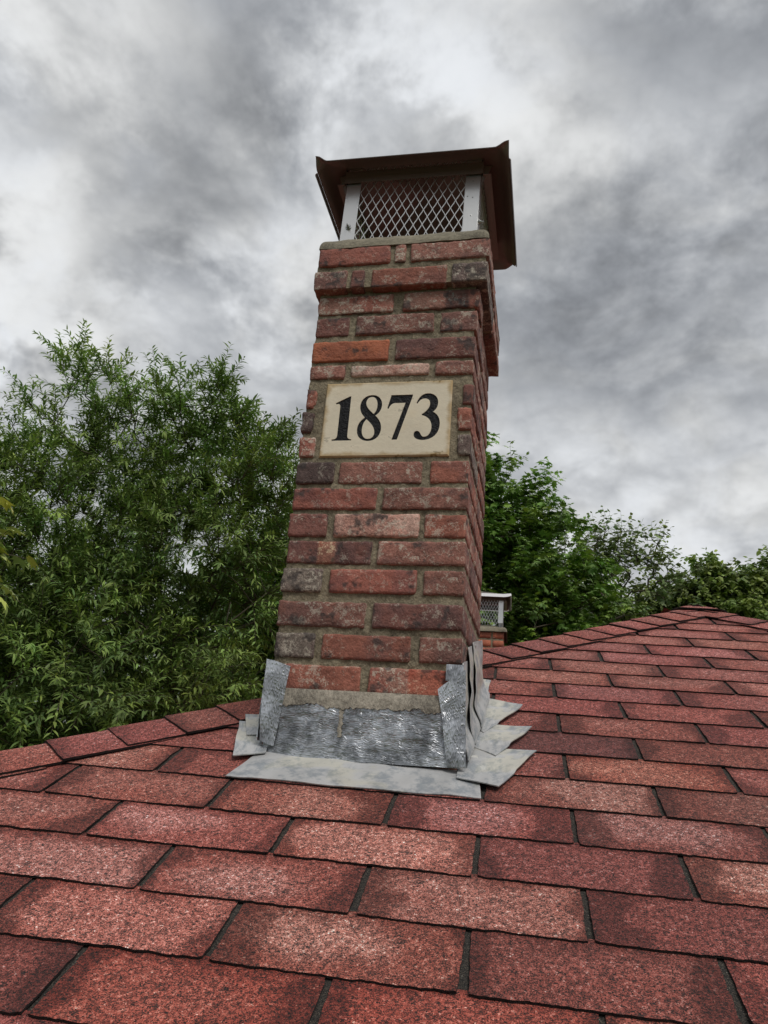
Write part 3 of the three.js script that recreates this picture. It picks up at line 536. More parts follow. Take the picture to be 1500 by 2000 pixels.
function makeChimney(t, o) {
  const hi = o.fine, kinds = o.kinds || null, r = rng(o.seed);
  const sideKinds = o.kinds || ['P', 'B', 'R', 'P', 'B', 'P', 'D', 'R'];
  const add = (x0, x1, y0, y1, z0, z1, kind, cell, opt = {}) => part('brick', brickGeo(x0, x1, y0, y1, z0, z1, cell, opt), M['brick' + kind], t, opt.label);
  const pick = () => sideKinds[Math.floor(r() * sideKinds.length)];
  for (const [y0, y1, list, mode] of COURSES) {
    if (o.from !== undefined && y0 < o.from) continue;
    if (mode === 1 && !hi) { /* plain courses stand in the place of the date stone's */ }
    const corb = mode === 2 && o.corbel !== false ? 0.022 : 0, three = list.length > 2 || mode === 1, F = corb, Bk = -DP - corb, L = corb ? -0.011 : 0, R = WD + (corb ? 0.028 : 0);
    const fc = hi ? 0.0062 : 0.024, sc = hi ? 0.011 : 0.03;
    const fronts = !hi ? (three ? [[0, 0.098], [0.112, 0.322], [0.336, 0.434]] : [[0, 0.21], [0.224, 0.434]]).map((q) => [...q, pick()]) : list;
    for (const [x0, x1, kind, opt = {}] of fronts) {
      const corner = x0 < 0.05 || x1 > 0.39, narrow = mode === 1 && hi, deep = narrow || (three && corner), zz = deep ? -0.212 : -0.1, yy = opt.y || [y0, y1];
      const wob = hi ? (r() - 0.5) * 0.004 : 0;
      const xa = narrow && x0 > 0.2 ? x0 : x0, xb = x1;
      add(xa, xb, yy[0], yy[1], zz, F + wob, kind, fc, opt);
    }
    for (const [xa, xb] of [[L, L + 0.1], [R - 0.1, R]]) {                        // sides and back
      if (three) add(xa, xb, y0, y1, Bk, -0.226, pick(), sc); else { add(xa, xb, y0, y1, -0.326, -0.114, pick(), sc); }
    }
    if (three) add(0.114, 0.32, y0, y1, Bk, Bk + 0.1, pick(), 0.03); else { add(L, 0.21, y0, y1, Bk, -0.34, pick(), 0.03); add(0.224, R, y0, y1, Bk, -0.34, pick(), 0.03); }
  }
  part('mortar', coreGeo(0.0045, WD - 0.0045, -0.55, 1.345, -DP + 0.005, -0.0055, hi ? 0.0046 : 0.03, hi ? 0.0028 : 0.002, o.seed), M.mortar, t);
  if (o.corbel !== false) part('mortar', coreGeo(-0.006, WD + 0.021, 1.2125, 1.3465, -DP - 0.016, 0.0165, hi ? 0.005 : 0.03, hi ? 0.0026 : 0.002, o.seed + 5), M.mortar, t);
  part('flaunching', flaunchGeo(-0.008, 0.462, -0.462, 0.023, 1.342, 0.048, 0.045), M.flaunch, t);
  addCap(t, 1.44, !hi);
}
const chimney = thing('brick_chimney', 'tall weathered red brick chimney with a date stone reading 1873', 'chimney');
{
  const X = V(0.99883, 0.00997, 0.04739).normalize(), Y = V(-0.00997, 0.99995, -0.00018), Z = X.clone().cross(Y).normalize(); Y.copy(Z).cross(X).normalize();
  chimney.quaternion.setFromRotationMatrix(new THREE.Matrix4().makeBasis(X, Y, Z)); chimney.position.set(-0.4906, H + 0.2351, -0.4907);
}
chimney.updateMatrixWorld();
makeChimney(chimney, { fine: true, seed: 21 });

// ---------------------------------------------------------------- date stone with cut numerals
{
  const x0 = 0.054, x1 = 0.382, y0 = 0.716, y1 = 0.9265;
  const glyphs = {
    1: { w: 0.40, o: (s) => { s.moveTo(0, 0); s.lineTo(0.4, 0); s.lineTo(0.4, 0.03); s.bezierCurveTo(0.33, 0.032, 0.312, 0.06, 0.312, 0.13); s.lineTo(0.312, 1); s.lineTo(0.285, 1); s.lineTo(0.005, 0.852); s.lineTo(0.02, 0.82); s.bezierCurveTo(0.075, 0.845, 0.102, 0.83, 0.102, 0.75); s.lineTo(0.102, 0.13); s.bezierCurveTo(0.102, 0.06, 0.08, 0.032, 0, 0.03); s.lineTo(0, 0); }, h: [] },
    8: { w: 0.48, o: (s) => { s.moveTo(0.24, -0.018); s.bezierCurveTo(0.395, -0.018, 0.48, 0.105, 0.48, 0.245); s.bezierCurveTo(0.48, 0.37, 0.425, 0.465, 0.345, 0.545); s.bezierCurveTo(0.42, 0.6, 0.46, 0.68, 0.46, 0.77); s.bezierCurveTo(0.46, 0.92, 0.37, 1.015, 0.245, 1.015); s.bezierCurveTo(0.105, 1.015, 0.02, 0.9, 0.02, 0.765); s.bezierCurveTo(0.02, 0.655, 0.075, 0.575, 0.135, 0.505); s.bezierCurveTo(0.05, 0.44, 0, 0.36, 0, 0.24); s.bezierCurveTo(0, 0.085, 0.1, -0.018, 0.24, -0.018); },
      h: [(s) => { s.moveTo(0.305, 0.585); s.bezierCurveTo(0.355, 0.64, 0.365, 0.7, 0.365, 0.77); s.bezierCurveTo(0.365, 0.89, 0.32, 0.968, 0.245, 0.968); s.bezierCurveTo(0.18, 0.968, 0.14, 0.91, 0.14, 0.845); s.bezierCurveTo(0.14, 0.74, 0.22, 0.67, 0.305, 0.585); }, (s) => { s.moveTo(0.175, 0.465); s.bezierCurveTo(0.12, 0.41, 0.1, 0.32, 0.1, 0.235); s.bezierCurveTo(0.1, 0.115, 0.15, 0.03, 0.235, 0.03); s.bezierCurveTo(0.31, 0.03, 0.35, 0.09, 0.35, 0.165); s.bezierCurveTo(0.35, 0.29, 0.265, 0.375, 0.175, 0.465); }] },
    7: { w: 0.5, o: (s) => { s.moveTo(0.065, 1); s.lineTo(0.5, 1); s.lineTo(0.5, 0.965); s.lineTo(0.245, 0); s.lineTo(0.135, 0); s.lineTo(0.36, 0.815); s.lineTo(0.17, 0.815); s.bezierCurveTo(0.09, 0.815, 0.06, 0.77, 0.03, 0.69); s.lineTo(0, 0.7); s.lineTo(0.065, 1); }, h: [] },
    3: { w: 0.5, o: (s) => { s.moveTo(0.04, 0.79); s.bezierCurveTo(0.07, 0.86, 0.115, 0.9, 0.18, 0.9); s.bezierCurveTo(0.245, 0.9, 0.285, 0.855, 0.285, 0.785); s.bezierCurveTo(0.285, 0.69, 0.215, 0.6, 0.135, 0.555); s.lineTo(0.135, 0.53); s.bezierCurveTo(0.25, 0.5, 0.34, 0.41, 0.34, 0.265); s.bezierCurveTo(0.34, 0.14, 0.285, 0.055, 0.205, 0.055); s.bezierCurveTo(0.13, 0.055, 0.14, 0.185, 0.065, 0.185); s.bezierCurveTo(0.025, 0.185, 0, 0.155, 0, 0.11); s.bezierCurveTo(0, 0.03, 0.085, -0.018, 0.18, -0.018); s.bezierCurveTo(0.37, -0.018, 0.5, 0.11, 0.5, 0.32); s.bezierCurveTo(0.5, 0.46, 0.445, 0.55, 0.355, 0.6); s.bezierCurveTo(0.415, 0.65, 0.445, 0.715, 0.445, 0.8); s.bezierCurveTo(0.445, 0.935, 0.35, 1.018, 0.235, 1.018); s.bezierCurveTo(0.12, 1.018, 0.05, 0.93, 0.015, 0.8); s.lineTo(0.04, 0.79); }, h: [] },
  };
  const hgt = 0.126, base = 0.761, spots = [['1', 0.083, 0.134], ['8', 0.1462, 0.2082], ['7', 0.2195, 0.2832], ['3', 0.2916, 0.3555]];
  const scaled = (f, x, k, P = THREE.Path) => { const src = new THREE.Shape(); f(src); return src.getPoints(14).map((q) => new THREE.Vector2(x + q.x * k, base + q.y * hgt)); };
  const face = new THREE.Shape([[x0, y0], [x1, y0], [x1, y1], [x0, y1]].map((q) => new THREE.Vector2(...q))), islands = [];
  const bev = 0.0035, zf = 0.0005;
  const inset = new THREE.Shape([[x0 + bev, y0 + bev], [x1 - bev, y0 + bev], [x1 - bev, y1 - bev], [x0 + bev, y1 - bev]].map((q) => new THREE.Vector2(...q)));
  const numerals = [];
  for (const [ch, a, b] of spots) {
    const G = glyphs[ch], k = (b - a) / G.w, pts = scaled(G.o, a, k); inset.holes.push(new THREE.Path(pts));
    const s = new THREE.Shape(pts); for (const h of G.h) { const hp = scaled(h, a, k); islands.push(new THREE.Shape(hp)); s.holes.push(new THREE.Path(hp)); }
    numerals.push([ch, s]);
  }
  const ext = (s, d) => new THREE.ExtrudeGeometry(s, { depth: d, bevelEnabled: false });
  const uvm = (g, k) => { const u = g.attributes.uv; for (let i = 0; i < u.count; i++) u.setXY(i, u.getX(i) / k, u.getY(i) / k); return g; };
  const f = ext([inset, ...islands], 0.0035); f.translate(0, 0, zf - 0.0035);
  const back = new THREE.BoxGeometry(x1 - x0, y1 - y0, 0.04).toNonIndexed(); back.translate((x0 + x1) / 2, (y0 + y1) / 2, zf - bev - 0.02 - 0.0002);
  // chamfered border
  const bd = new GB(), C = [[x0, y0], [x1, y0], [x1, y1], [x0, y1]], I = [[x0 + bev, y0 + bev], [x1 - bev, y0 + bev], [x1 - bev, y1 - bev], [x0 + bev, y1 - bev]];
  for (let k = 0; k < 4; k++) { const m = (k + 1) % 4, q = [[...C[k], zf - bev], [...C[m], zf - bev], [...I[m], zf], [...I[k], zf]].map((p) => bd.v(...p, p[0] * 3, p[1] * 3)); bd.q(...q); }
  const stone = part('date_stone', (() => { const g = mergeGeometries([f, back, bd.done().toNonIndexed()]), p = g.attributes.position, u = g.attributes.uv; for (let i = 0; i < p.count; i++) u.setXY(i, clamp((p.getX(i) - x0) / (x1 - x0), 0.002, 0.998), clamp((p.getY(i) - y0) / (y1 - y0), 0.003, 0.997)); return g; })(), M.plate, chimney, 'cream date stone with black numerals 1873');
  for (const [ch, s] of numerals) { const g = uvm(ext(s, 0.0015), 0.12); g.translate(0, 0, zf - 0.0034); part('numeral', g, M.black, stone); }
}

// ---------------------------------------------------------------- lead flashings
const toCh = (u, v, n) => { const p = chimney.worldToLocal(V(...roofPt(u, v, n))); return [p.x, p.y, p.z]; };
const lead = (name, P, nx, ny, mat, lu, lv, th = 0.0022) => part(name, sheet(P, nx, ny, th, lu, lv), mat, chimney);
const wob = (k, s) => (p) => [p[0] + k * 0.4 * noise(p[0] * 20, p[1] * 20 + s, p[2] * 20), p[1] + k * noise(p[0] * 16 + s, p[1] * 16, p[2] * 16), p[2] + k * noise(p[0] * 16, p[1] * 16, p[2] * 16 + s)];
const roofRise = (v) => { const k = Math.floor(v / E) * E; return 0.0075 * (1 - (v - k) / E); };   // height of the course under a sheet lying on the slope
// front apron: crinkled upstand, then the tongue that lies on the courses below
lead('apron_upstand', (s, t) => { const x = 0.008 + 0.432 * s, y = -0.004 + 0.128 * t; return [x, y + 0.004 * (s - 0.5), 0.0085 + 0.004 * (1 - t) * (1 - t) + 0.003 * noise(x * 20, y * 26, 3) + 0.0014 * noise(x * 50, y * 90, 6)]; }, 110, 44, M.leadCrinkle, 0.44 / 0.3, 0.128 / 0.3);
lead('apron_tongue', (s, t) => {
  const a = [-0.514, 0.402], b = [-0.002, 0.404], c = [-0.018, 0.585], d = [-0.486, 0.555];
  let u = (a[0] * (1 - s) + b[0] * s) * (1 - t) + (d[0] * (1 - s) + c[0] * s) * t, v = (a[1] * (1 - s) + b[1] * s) * (1 - t) + (d[1] * (1 - s) + c[1] * s) * t;
  v += (1 - t) * (0.006 * noise(u * 9, 2, 5) + 0.0016 * noise(u * 26, 2, 9));
  const n = 0.0082 + 0.0024 * noise(u * 12, v * 12, 4) + 0.001 * (1 - t) * (1 + noise(u * 20, 1, 2)) + 0.012 * smooth(0.82, 1, t) * smooth(0.82, 1, t);
  return toCh(u, v, n);
}, 70, 24, M.leadDull, 0.52 / 0.45, 0.17 / 0.45);
// mortar smeared over the head of the apron
{
  const g = sheet((s, t) => { const x = 0.012 + 0.424 * s, lowEdge = 0.108 + 0.014 * noise(x * 14, 3, 1) + 0.009 * noise(x * 45, 3, 1) + 0.006 * noise(x * 130, 3, 1), y = lowEdge + (0.144 - lowEdge) * t; return [x, y, 0.0122 - 0.006 * t * t + 0.0016 * noise(x * 40, y * 40, 2) + 0.001 * noise(x * 110, y * 110, 2)]; }, 140, 14, 0.004, 0.44 / 0.3, 0.03 / 0.3);
  part('mortar', g, M.smear, chimney, 'pale mortar smeared along the head of the lead apron');
  const sp = new GB(); void sp;
  const smear2 = sheet((s, t) => { const x = 0.178 + (0.009 + 0.009 * noise(t * 14, 5, 1)) * (s - 0.5) + 0.005 * noise(t * 6, 2, 1) + 0.002 * noise(t * 30, s, 1), y = 0.045 + 0.07 * t; return [x, y, 0.0103 + 0.0012 * Math.sin(Math.PI * s) * Math.sin(Math.PI * t) + 0.003 * noise(x * 20, y * 26, 3) + 0.003 * (1 - t) ** 2]; }, 8, 24, 0.002, 0.05, 0.3);
  part('mortar', smear2, M.smear, chimney, 'streak of dried mortar on the lead apron');
}
// corner pieces dressed round the two front arrises
lead('corner_flashing', patch([0.0, 0.026, 0.013], [0.034, 0.016, 0.0155], [0.05, 0.192, 0.0105], [-0.008, 0.206, 0.009], (p, s, t) => wob(0.003, 3)([p[0] - 0.004 * Math.sin(t * 3.1) * (1 - s), p[1], p[2] + 0.003 * Math.sin(s * 3.1) * (1 + t)])), 18, 40, M.leadFold, 0.045 / 0.3, 0.18 / 0.3);
lead('corner_flashing', patch([-0.0075, 0.03, -0.13], [-0.0085, 0.026, 0.012], [-0.0095, 0.205, 0.008], [-0.0075, 0.21, -0.09], wob(0.003, 8)), 14, 20, M.leadFold, 0.1 / 0.3, 0.18 / 0.3);
lead('corner_flashing', patch([0.402, 0.176, 0.0085], [0.44, 0.176, 0.0085], [0.44, 0.211, 0.0065], [0.402, 0.211, 0.0065], wob(0.002, 5)), 10, 10, M.leadFold, 0.04 / 0.3, 0.03 / 0.3);
lead('corner_flashing', patch([0.416, 0.0, 0.0185], [0.453, -0.001, 0.0185], [0.445, 0.2, 0.0125], [0.387, 0.156, 0.0135], (p, s, t) => wob(0.0045, 11)([p[0], p[1], p[2] + 0.004 * Math.sin(s * 3.1)])), 20, 44, M.leadFold, 0.05 / 0.3, 0.2 / 0.3);
// stepped flashings down the right side, front edges sprung open
for (const [za, zb, y0, y1, out, s] of [[0.006, -0.16, 0.012, 0.215, 0.004, 1], [-0.09, -0.27, 0.055, 0.27, 0.008, 2], [-0.18, -0.42, 0.1, 0.3, 0.012, 3]]) {
  lead('step_flashing', (q, t) => { const z = za + (zb - za) * q, bottom = y0 + 0.45 * (-(z - za)), top = y1 + 0.4 * (-(z - za)) * 0.6, y = bottom + (top - bottom) * t; const foot = 0.02 * Math.pow(1 - smooth(0, 0.36, t), 1.6), open = foot + (1 - q) * (0.002 + 0.009 * Math.pow(Math.sin(t * 3.1), 2) * (s > 1 ? 1 : 0.3)); return [WD + out * (1 - 0.55 * t) + open + 0.006 * noise(y * 22, s * 7, z * 6), y, z]; }, 16, 40, M.leadDull, 0.2 / 0.45, 0.3 / 0.45, 0.002);
}
// soakers: leaves lying out over the courses, right side then left
const leaf = (name, a, b, c, d, n, s) => lead(name, patch([...a, 0], [...b, 0], [...c, 0], [...d, 0], (p, q, t) => { const rise = smooth(0.72, 1.0, 0) * 0; return toCh(p[0] + 0.0015 * noise(p[1] * 18, s, 2), p[1] + 0.002 * noise(p[0] * 18, s, 4), n + rise + roofRise(p[1]) * 0.6 + 0.003 * noise(p[0] * 14, p[1] * 14, s)); }), 18, 18, M.leadDull, 0.17 / 0.45, 0.2 / 0.45);
// a = lower inner, b = lower outer, c = upper outer, d = upper inner
leaf('soaker', [-0.056, 0.478], [0.03, 0.446], [0.108, 0.662], [-0.05, 0.64], 0.0125, 3);
leaf('soaker', [-0.046, 0.66], [0.02, 0.596], [0.1, 0.797], [-0.05, 0.79], 0.0155, 9);
leaf('soaker', [-0.046, 0.79], [-0.012, 0.724], [0.078, 0.942], [-0.05, 0.99], 0.0175, 14);
leaf('soaker', [-0.05, 0.97], [-0.014, 1.04], [-0.01, 1.14], [-0.052, 1.15], 0.0185, 19);
leaf('soaker', [-0.47, 0.52], [-0.53, 0.483], [-0.588, 0.682], [-0.49, 0.69], 0.0125, 24);
leaf('soaker', [-0.5, 0.604], [-0.539, 0.594], [-0.588, 0.722], [-0.5, 0.745], 0.0165, 29);

// ---------------------------------------------------------------- the second chimney, farther along the left slope
const chimney2 = thing('brick_chimney', 'small distant orange brick chimney with a pale cap, just right of the tall chimney', 'chimney', [-0.47, H + 0.362, -5.78]);
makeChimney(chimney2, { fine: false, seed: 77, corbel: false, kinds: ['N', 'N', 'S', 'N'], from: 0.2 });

// ---------------------------------------------------------------- trees
const leafGeo = {
  willow: (() => { const b = new GB(); const p = [[0, 0, 0], [-0.115, 0.3, 0.03], [0, 0.32, 0], [0.115, 0.3, 0.03], [-0.1, 0.62, 0.0], [0, 0.64, -0.035], [0.1, 0.62, 0.0], [0, 1, -0.16]].map((q) => b.v(...q)); b.t(p[0], p[2], p[1]); b.t(p[0], p[3], p[2]); b.q(p[1], p[2], p[5], p[4]); b.q(p[2], p[3], p[6], p[5]); b.t(p[4], p[5], p[7]); b.t(p[5], p[6], p[7]); return b.done(); })(),
  maple: (() => { const b = new GB(), c = b.v(0, 0.34, 0); const o = [[0, 0, 0], [0.22, 0.06, -0.03], [0.2, 0.16, 0], [0.5, 0.3, -0.1], [0.34, 0.4, -0.02], [0.46, 0.68, -0.12], [0.17, 0.6, 0], [0, 1, -0.14]], r = o.concat(o.slice(1, 7).reverse().map(([x, y, z]) => [-x, y, z])).map((q) => b.v(...q)); for (let i = 0; i < r.length; i++) b.t(c, r[i], r[(i + 1) % r.length]); return b.done(); })(),
  simple: (() => { const b = new GB(), p = [[0, 0, 0], [0.36, 0.34, -0.05], [0.22, 0.72, -0.04], [0, 1, -0.12], [-0.22, 0.72, -0.04], [-0.36, 0.34, -0.05], [0, 0.45, 0.03]].map((q) => b.v(...q)); for (let i = 0; i < 6; i++) b.t(p[6], p[i], p[(i + 1) % 6]); return b.done(); })(),
};
const leafMat = (r, g, b, tr = 0.3, rough = 0.55) => new THREE.MeshPhysicalMaterial({ name: 'leaf', color: new THREE.Color().setRGB(r, g, b), roughness: rough, specularIntensity: 0.45, transmission: tr, thickness: 0, side: THREE.DoubleSide });
function makeTree(o) {
  const t = thing(o.name, o.label, 'tree', [o.x, 0, o.z], o.group), r = rng(o.seed), nodes = [];
  const rn = () => r() + r() + r() - 1.5;
  const node = (p, par) => { nodes.push({ p, par, k: 0, r: 0 }); return nodes.length - 1; };
  let last = -1; const th = o.trunk, tl = o.lean || [0, 0];
  for (let y = 0; y <= th + 1e-6; y += th / 8) last = node(V(tl[0] * y / th + 0.08 * noise(y, o.seed, 1), y, tl[1] * y / th + 0.08 * noise(y, o.seed, 5)), last);
  const topTrunk = nodes.length, pts = [];
  const vol = o.crown.map((c) => c[3] * c[4] * c[5] * (c[6] || 1)), vs = vol.reduce((a, b) => a + b);
  for (let k = 0; k < o.n; k++) {
    let q = r() * vs, i = 0; while (q > vol[i] && i < vol.length - 1) { q -= vol[i]; i++; }
    const c = o.crown[i]; let d = V(rn(), rn(), rn()).normalize(); const m = Math.pow(r(), o.shell || 0.45);
    const P = V(c[0] + d.x * c[3] * m, c[1] + d.y * c[4] * m, c[2] + d.z * c[5] * m);
    if (o.voids && noise(P.x * o.voids[0] + o.seed, P.y * o.voids[0], P.z * o.voids[0] * 0.6) < o.voids[1]) continue;   // gaps between the limbs
    pts.push([P, V(c[0], c[1] - c[4] * 0.4, c[2])]);
  }
  const root = nodes[topTrunk - 1].p; pts.sort((a, b) => a[0].distanceTo(root) - b[0].distanceTo(root));
  const ends = [];
  for (const [p, cen] of pts) {
    let best = 1e9, bi = 0;
    for (let i = 3; i < nodes.length; i++) { const d = nodes[i].p.distanceTo(p), up = Math.max(0, nodes[i].p.y - p.y + 0.12 * d); const c = d + up * 0.9; if (c < best) { best = c; bi = i; } }
    const a = nodes[bi].p, L = a.distanceTo(p), K = Math.max(1, Math.round(L / 0.4)); let par = bi;
    for (let k = 1; k <= K; k++) { const f = k / K, q = a.clone().lerp(p, f); q.y += Math.sin(f * Math.PI) * L * 0.07; q.x += 0.05 * noise(q.y * 2, q.z * 2, o.seed); q.z += 0.05 * noise(q.x * 2, q.y * 2, o.seed + 3); par = node(q, par); }
    ends.push([par, cen]);
  }
  for (let i = nodes.length - 1; i > 0; i--) { const n = nodes[i]; if (!n.k) n.k = 1; if (n.par >= 0) nodes[n.par].k += n.k; }
  const tw = o.tip || 0.0055; for (const n of nodes) n.r = Math.min(o.rmax || 0.2, tw * Math.pow(n.k, 0.46));
  const tube = (b, pts2, rs, sides) => { let prev = null; for (let k = 0; k < pts2.length; k++) { const d = (k ? pts2[k].clone().sub(pts2[k - 1]) : pts2[1].clone().sub(pts2[0])).normalize(), a = Math.abs(d.y) < 0.9 ? V(0, 1, 0) : V(1, 0, 0), x = a.cross(d).normalize(), y = d.clone().cross(x), ring = []; for (let s = 0; s <= sides; s++) { const an = s / sides * 6.2832, p = pts2[k].clone().addScaledVector(x, Math.cos(an) * rs[k]).addScaledVector(y, Math.sin(an) * rs[k]); ring.push(b.v(p.x, p.y, p.z, s / sides, pts2[k].y)); } if (prev) for (let s = 0; s < sides; s++) b.q(prev[s], prev[s + 1], ring[s + 1], ring[s]); prev = ring; } };
  const bt = new GB(), bb = new GB();
  tube(bt, nodes.slice(0, topTrunk).map((n) => n.p), nodes.slice(0, topTrunk).map((n, i) => n.r * (i ? 1 : 1.3)), 12);
  for (let i = topTrunk; i < nodes.length; i++) { const n = nodes[i], pa = nodes[n.par]; tube(bb, [pa.p, n.p], [Math.min(pa.r, n.r * 1.25), n.r], n.r > 0.03 ? 7 : 4); }
  const mats = [], cols = [], m4 = new THREE.Matrix4(), X = V(0, 0, 0), Y = V(0, 0, 0), Z = V(0, 0, 0);
  for (const [e, cen] of ends) {
    const p0 = nodes[e].p, out = p0.clone().sub(cen).normalize(), hue = rn() * 0.6, lum = 0.62 + 0.8 * r();
    const ns = o.shoots + (r() < 0.5 ? 1 : 0);
    for (let s = 0; s < ns; s++) {
      const dir = out.clone().multiplyScalar(0.75).add(V(rn(), rn() * 0.8 + (o.rise || 0.35), rn()).multiplyScalar(0.95)).normalize(), L = o.len * (0.55 + 0.75 * r()), line = [p0.clone()], nl = Math.max(3, Math.round(L / o.space)), droop = o.droop * (0.4 + r());
      const at = (f) => p0.clone().addScaledVector(dir, L * f).add(V(0, -droop * L * f * f, 0));
      for (let k = 1; k <= 3; k++) line.push(at(k / 3));
      tube(bb, line, [tw * 0.8, tw * 0.6, tw * 0.45, tw * 0.25], 3);
      for (let k = 1; k <= nl; k++) {
        const f = (k - 0.3 * r()) / nl, q = at(f), tan = at(Math.min(1, f + 0.05)).sub(at(f - 0.05)).normalize();
        const ang = k * 2.4 + rn(), px = V(0, 1, 0).cross(tan).normalize(), py = tan.clone().cross(px);
        Y.copy(tan).multiplyScalar(k === nl ? 1 : o.fwd).addScaledVector(px, Math.cos(ang)).addScaledVector(py, Math.sin(ang) * 0.6).add(V(0, -o.hang, 0)).normalize();
        Z.set(rn() * 0.5, 1, rn() * 0.5).addScaledVector(out, 0.35); X.copy(Y).cross(Z).normalize(); Z.copy(X).cross(Y).normalize();
        const l = o.leaf * (0.7 + 0.55 * r()) * (f > 0.9 ? 0.75 : 1), wd = l * (0.85 + 0.3 * r());
        m4.makeBasis(X.clone().multiplyScalar(wd), Y.clone().multiplyScalar(l), Z.clone().multiplyScalar(l)); m4.setPosition(q); mats.push(m4.clone());
        const v = lum * (0.75 + 0.5 * r()), y = hue * 0.35 + rn() * 0.12 + (f > 0.8 ? 0.12 : 0), yl = o.yellow ? Math.max(0, r() - 0.35) * o.yellow : 0; cols.push([v * (1 + y + yl), v * (1 + y * 0.4 + yl * 0.35), v * (1 - y * 0.3 - yl * 0.3)]);
      }
    }
  }
  part('trunk', bt.done(), M.bark, t); part('branches', bb.done(), M.bark, t);
  const im = new THREE.InstancedMesh(leafGeo[o.kind], o.mat, mats.length), C = new THREE.Color();
  mats.forEach((m, i) => { im.setMatrixAt(i, m); im.setColorAt(i, C.setRGB(...cols[i])); });
  im.name = 'crown'; im.userData.kind = 'stuff'; im.castShadow = im.receiveShadow = true; t.add(im);
  return mats.length;
}
const polar = (az, d) => ({ x: 0.05 + d * Math.sin(rad(az)), z: 1.23 - d * Math.cos(rad(az)) });
const LM = { willow: leafMat(0.215, 0.32, 0.08, 0.45, 0.5), maple: leafMat(0.17, 0.3, 0.05, 0.45), row: leafMat(0.19, 0.275, 0.06, 0.45), dark: leafMat(0.085, 0.16, 0.035, 0.35), sparse: leafMat(0.19, 0.26, 0.09, 0.45), yellow: leafMat(0.3, 0.4, 0.1, 0.4) };
{
  let n = 0; const W = { kind: 'willow', mat: LM.willow, shoots: 5, len: 0.62, space: 0.032, droop: 0.36, fwd: 0.75, hang: 0.2, leaf: 0.116, rise: 0.4 };
  n += makeTree({ ...W, name: 'willow_tree', label: 'broad tree with narrow willow-like leaves left of the tall chimney', seed: 3, ...polar(-29, 11), trunk: 5.6, n: 1750, voids: [1.0, -0.28], rmax: 0.17,
    crown: [[-1.1, 7.6, 0, 2.6, 2.4, 2.2], [1.2, 8.6, 0, 1.35, 1.6, 1.4, 1.0], [-0.9, 10.3, 0, 1.2, 1.1, 1.2, 0.8], [0.3, 10.5, 0, 0.9, 0.8, 1.0, 0.8], [1.0, 10.2, 0, 1.0, 0.9, 1.1, 0.8], [1.75, 9.3, 0.2, 0.7, 1.4, 1.0, 0.9], [-2.7, 9.6, 0, 1.1, 1.1, 1.2, 0.8], [0.2, 6.4, 0.6, 2.5, 1.3, 2.0, 0.8], [0.1, 11.2, 0, 0.5, 0.5, 0.5], [-1.5, 11.4, 0, 0.5, 0.6, 0.5]] });
  const Mp = { kind: 'maple', mat: LM.maple, shoots: 4, len: 0.55, space: 0.055, droop: 0.25, fwd: 0.5, hang: 0.45, leaf: 0.135, rise: 0.45 };
  n += makeTree({ ...Mp, name: 'maple_tree', label: 'dense bright green maple rising right behind the tall chimney', seed: 8, ...polar(-8, 14.5), trunk: 6, n: 2300, voids: [0.8, -0.16], rmax: 0.2,
    crown: [[0, 9, 0, 3.1, 2.9, 2.6], [0.95, 12.1, 0, 0.7, 0.95, 0.9, 1.3], [1.9, 11.2, 0.2, 0.95, 0.85, 0.9, 1.5], [2.6, 10.2, 0.3, 1.0, 1.0, 1.0, 1.3], [3.0, 8.6, 0.5, 0.9, 1.6, 1.2, 1.1], [-2.4, 8.6, 0, 1.3, 1.7, 1.4]] });
  n += makeTree({ name: 'sparse_tree', label: 'thin tree with sparse dark leaves on bare twigs above the row of trees', seed: 14, ...polar(6.3, 21), trunk: 8.5, n: 170, kind: 'simple', mat: LM.sparse, shoots: 3, len: 0.55, space: 0.11, droop: 0.15, fwd: 0.5, hang: 0.5, leaf: 0.15, rise: 0.6, shell: 0.6, tip: 0.008, rmax: 0.12,
    crown: [[0.1, 12.1, 0, 1.7, 1.5, 1.2], [1.3, 12.3, 0, 1.2, 1.0, 0.8, 0.8]] });
  const Rw = { kind: 'simple', mat: LM.row, shoots: 4, len: 0.7, space: 0.075, droop: 0.5, fwd: 0.5, hang: 0.5, leaf: 0.17, rise: 0.3, n: 1000, voids: [0.9, -0.3], group: 'trees of the back row', trunk: 6, rmax: 0.2, name: 'maple_tree' };
  const top = (el, d) => 5.65 + d * Math.tan(rad(el));
  [[3.0, 25, 15.6, 'low green tree of the back row, between the maple and the roof peak'], [6.6, 24, 16.3, 'round green tree of the back row standing below the thin tree'], [10.6, 25, 16.7, 'green tree of the back row rising behind the roof peak'], [14.3, 24, 18.0, 'drooping green tree of the back row, right of the roof peak'], [18.3, 25, 18.8, 'rightmost tall green tree of the back row at the photo edge']].forEach(([az, d, el, label], i) => {
    const h = top(el, d); n += makeTree({ ...Rw, label, seed: 30 + i, ...polar(az, d), crown: [[0, h - 2.3, 0, 1.35, 1.9, 1.5], [0, h - 4.6, 0, 1.5, 2.2, 1.6], [0.5 - (i % 2), h - 1.5, 0.2, 0.9, 1.1, 0.9, 1.2]] });
  });
  const Dk = { kind: 'simple', mat: LM.dark, shoots: 4, len: 0.8, space: 0.08, droop: 0.3, fwd: 0.5, hang: 0.4, leaf: 0.2, rise: 0.3, n: 330, trunk: 5, rmax: 0.2, name: 'dark_tree' };
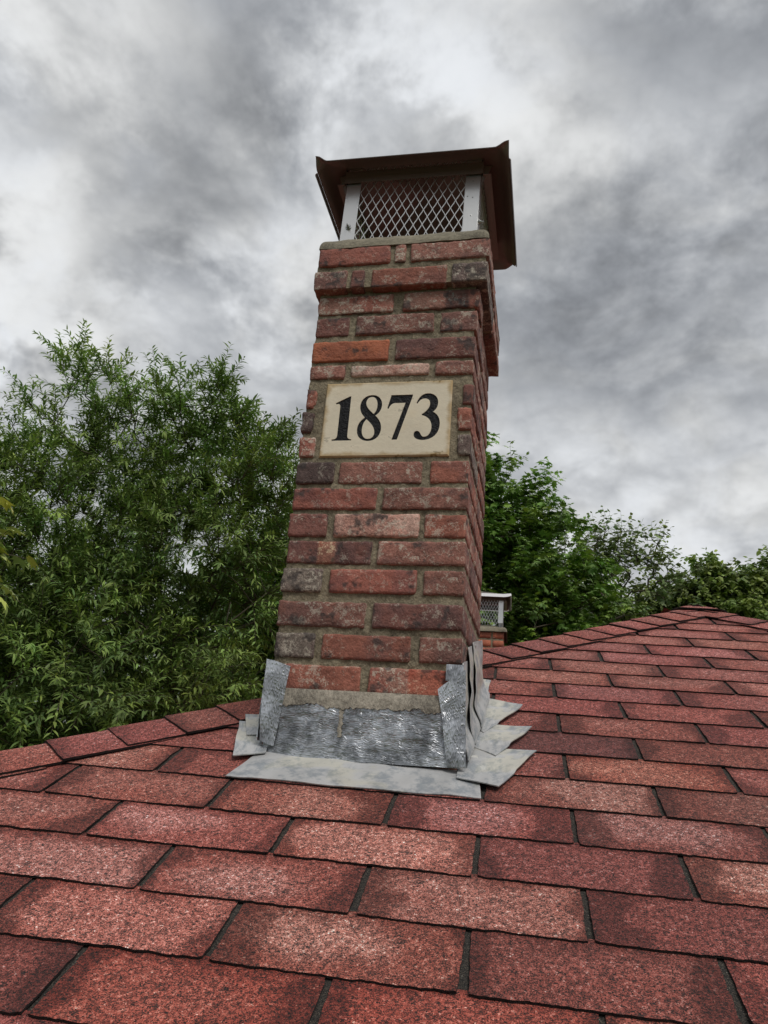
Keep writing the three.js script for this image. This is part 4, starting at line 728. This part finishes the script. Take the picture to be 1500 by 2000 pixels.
  [[-19.5, 17, 17.6, 1.5, 'dark green tree behind the willow, beside the left edge of the tall chimney'], [-36, 19, 13.5, 2.3, 'dark tree far behind the willow at the left photo edge'], [-27.5, 21, 11.5, 2.4, 'dark tree far behind the middle of the willow']].forEach(([az, d, el, w, label], i) => {
    const h = top(el, d); n += makeTree({ ...Dk, label, seed: 50 + i, ...polar(az, d), crown: [[0, h - 2.4, 0, w, 2.2, 1.6], [0, h - 4.8, 0, w, 2.2, 1.6]] });
  });
  n += makeTree({ name: 'yellow_maple', label: 'maple with yellow green leaves just reaching in at the left photo edge', seed: 71, ...polar(-44.6, 5.7), trunk: 5.2, n: 46, kind: 'maple', mat: LM.yellow, shoots: 2, len: 0.3, space: 0.07, droop: 0.3, fwd: 0.6, hang: 0.7, leaf: 0.14, rise: 0.2, rmax: 0.08, yellow: 0.8,
    crown: [[0, 6.75, 0, 0.72, 0.85, 0.6]] });
  { // far-off wood closing the horizon all round
    const r = rng(99), im = new THREE.InstancedMesh(leafGeo.simple, LM.dark, 52000), m = new THREE.Matrix4(), q = new THREE.Quaternion(), e = new THREE.Euler(), C = new THREE.Color();
    for (let i = 0; i < 52000; i++) {
      const a = r() * 6.2832, d = 78 + 16 * r(), top = 6.2 + 2.6 * fbm(a * 9, 3, 1, 3) + 1.6 * noise(a * 40, 2, d * 0.2), y = top * Math.pow(r(), 0.7), s = 0.45 + 0.5 * r();
      q.setFromEuler(e.set(r() * 6.28, r() * 6.28, r() * 6.28)); m.compose(V(d * Math.sin(a), Math.max(0.1, y), d * Math.cos(a)), q, V(s, s, s)); im.setMatrixAt(i, m);
      const v = 0.6 + 0.6 * r() + 0.5 * noise(a * 30, y * 0.6, 4); im.setColorAt(i, C.setRGB(v * 1.05, v, v * 0.9));
    }
    im.name = 'woodland'; im.userData = { kind: 'stuff', label: 'far-off dark green wood along the horizon', category: 'wood' }; im.castShadow = im.receiveShadow = true; scene.add(im);
  }
  console.log('leaves', n);
}
renderer.render(scene, camera);
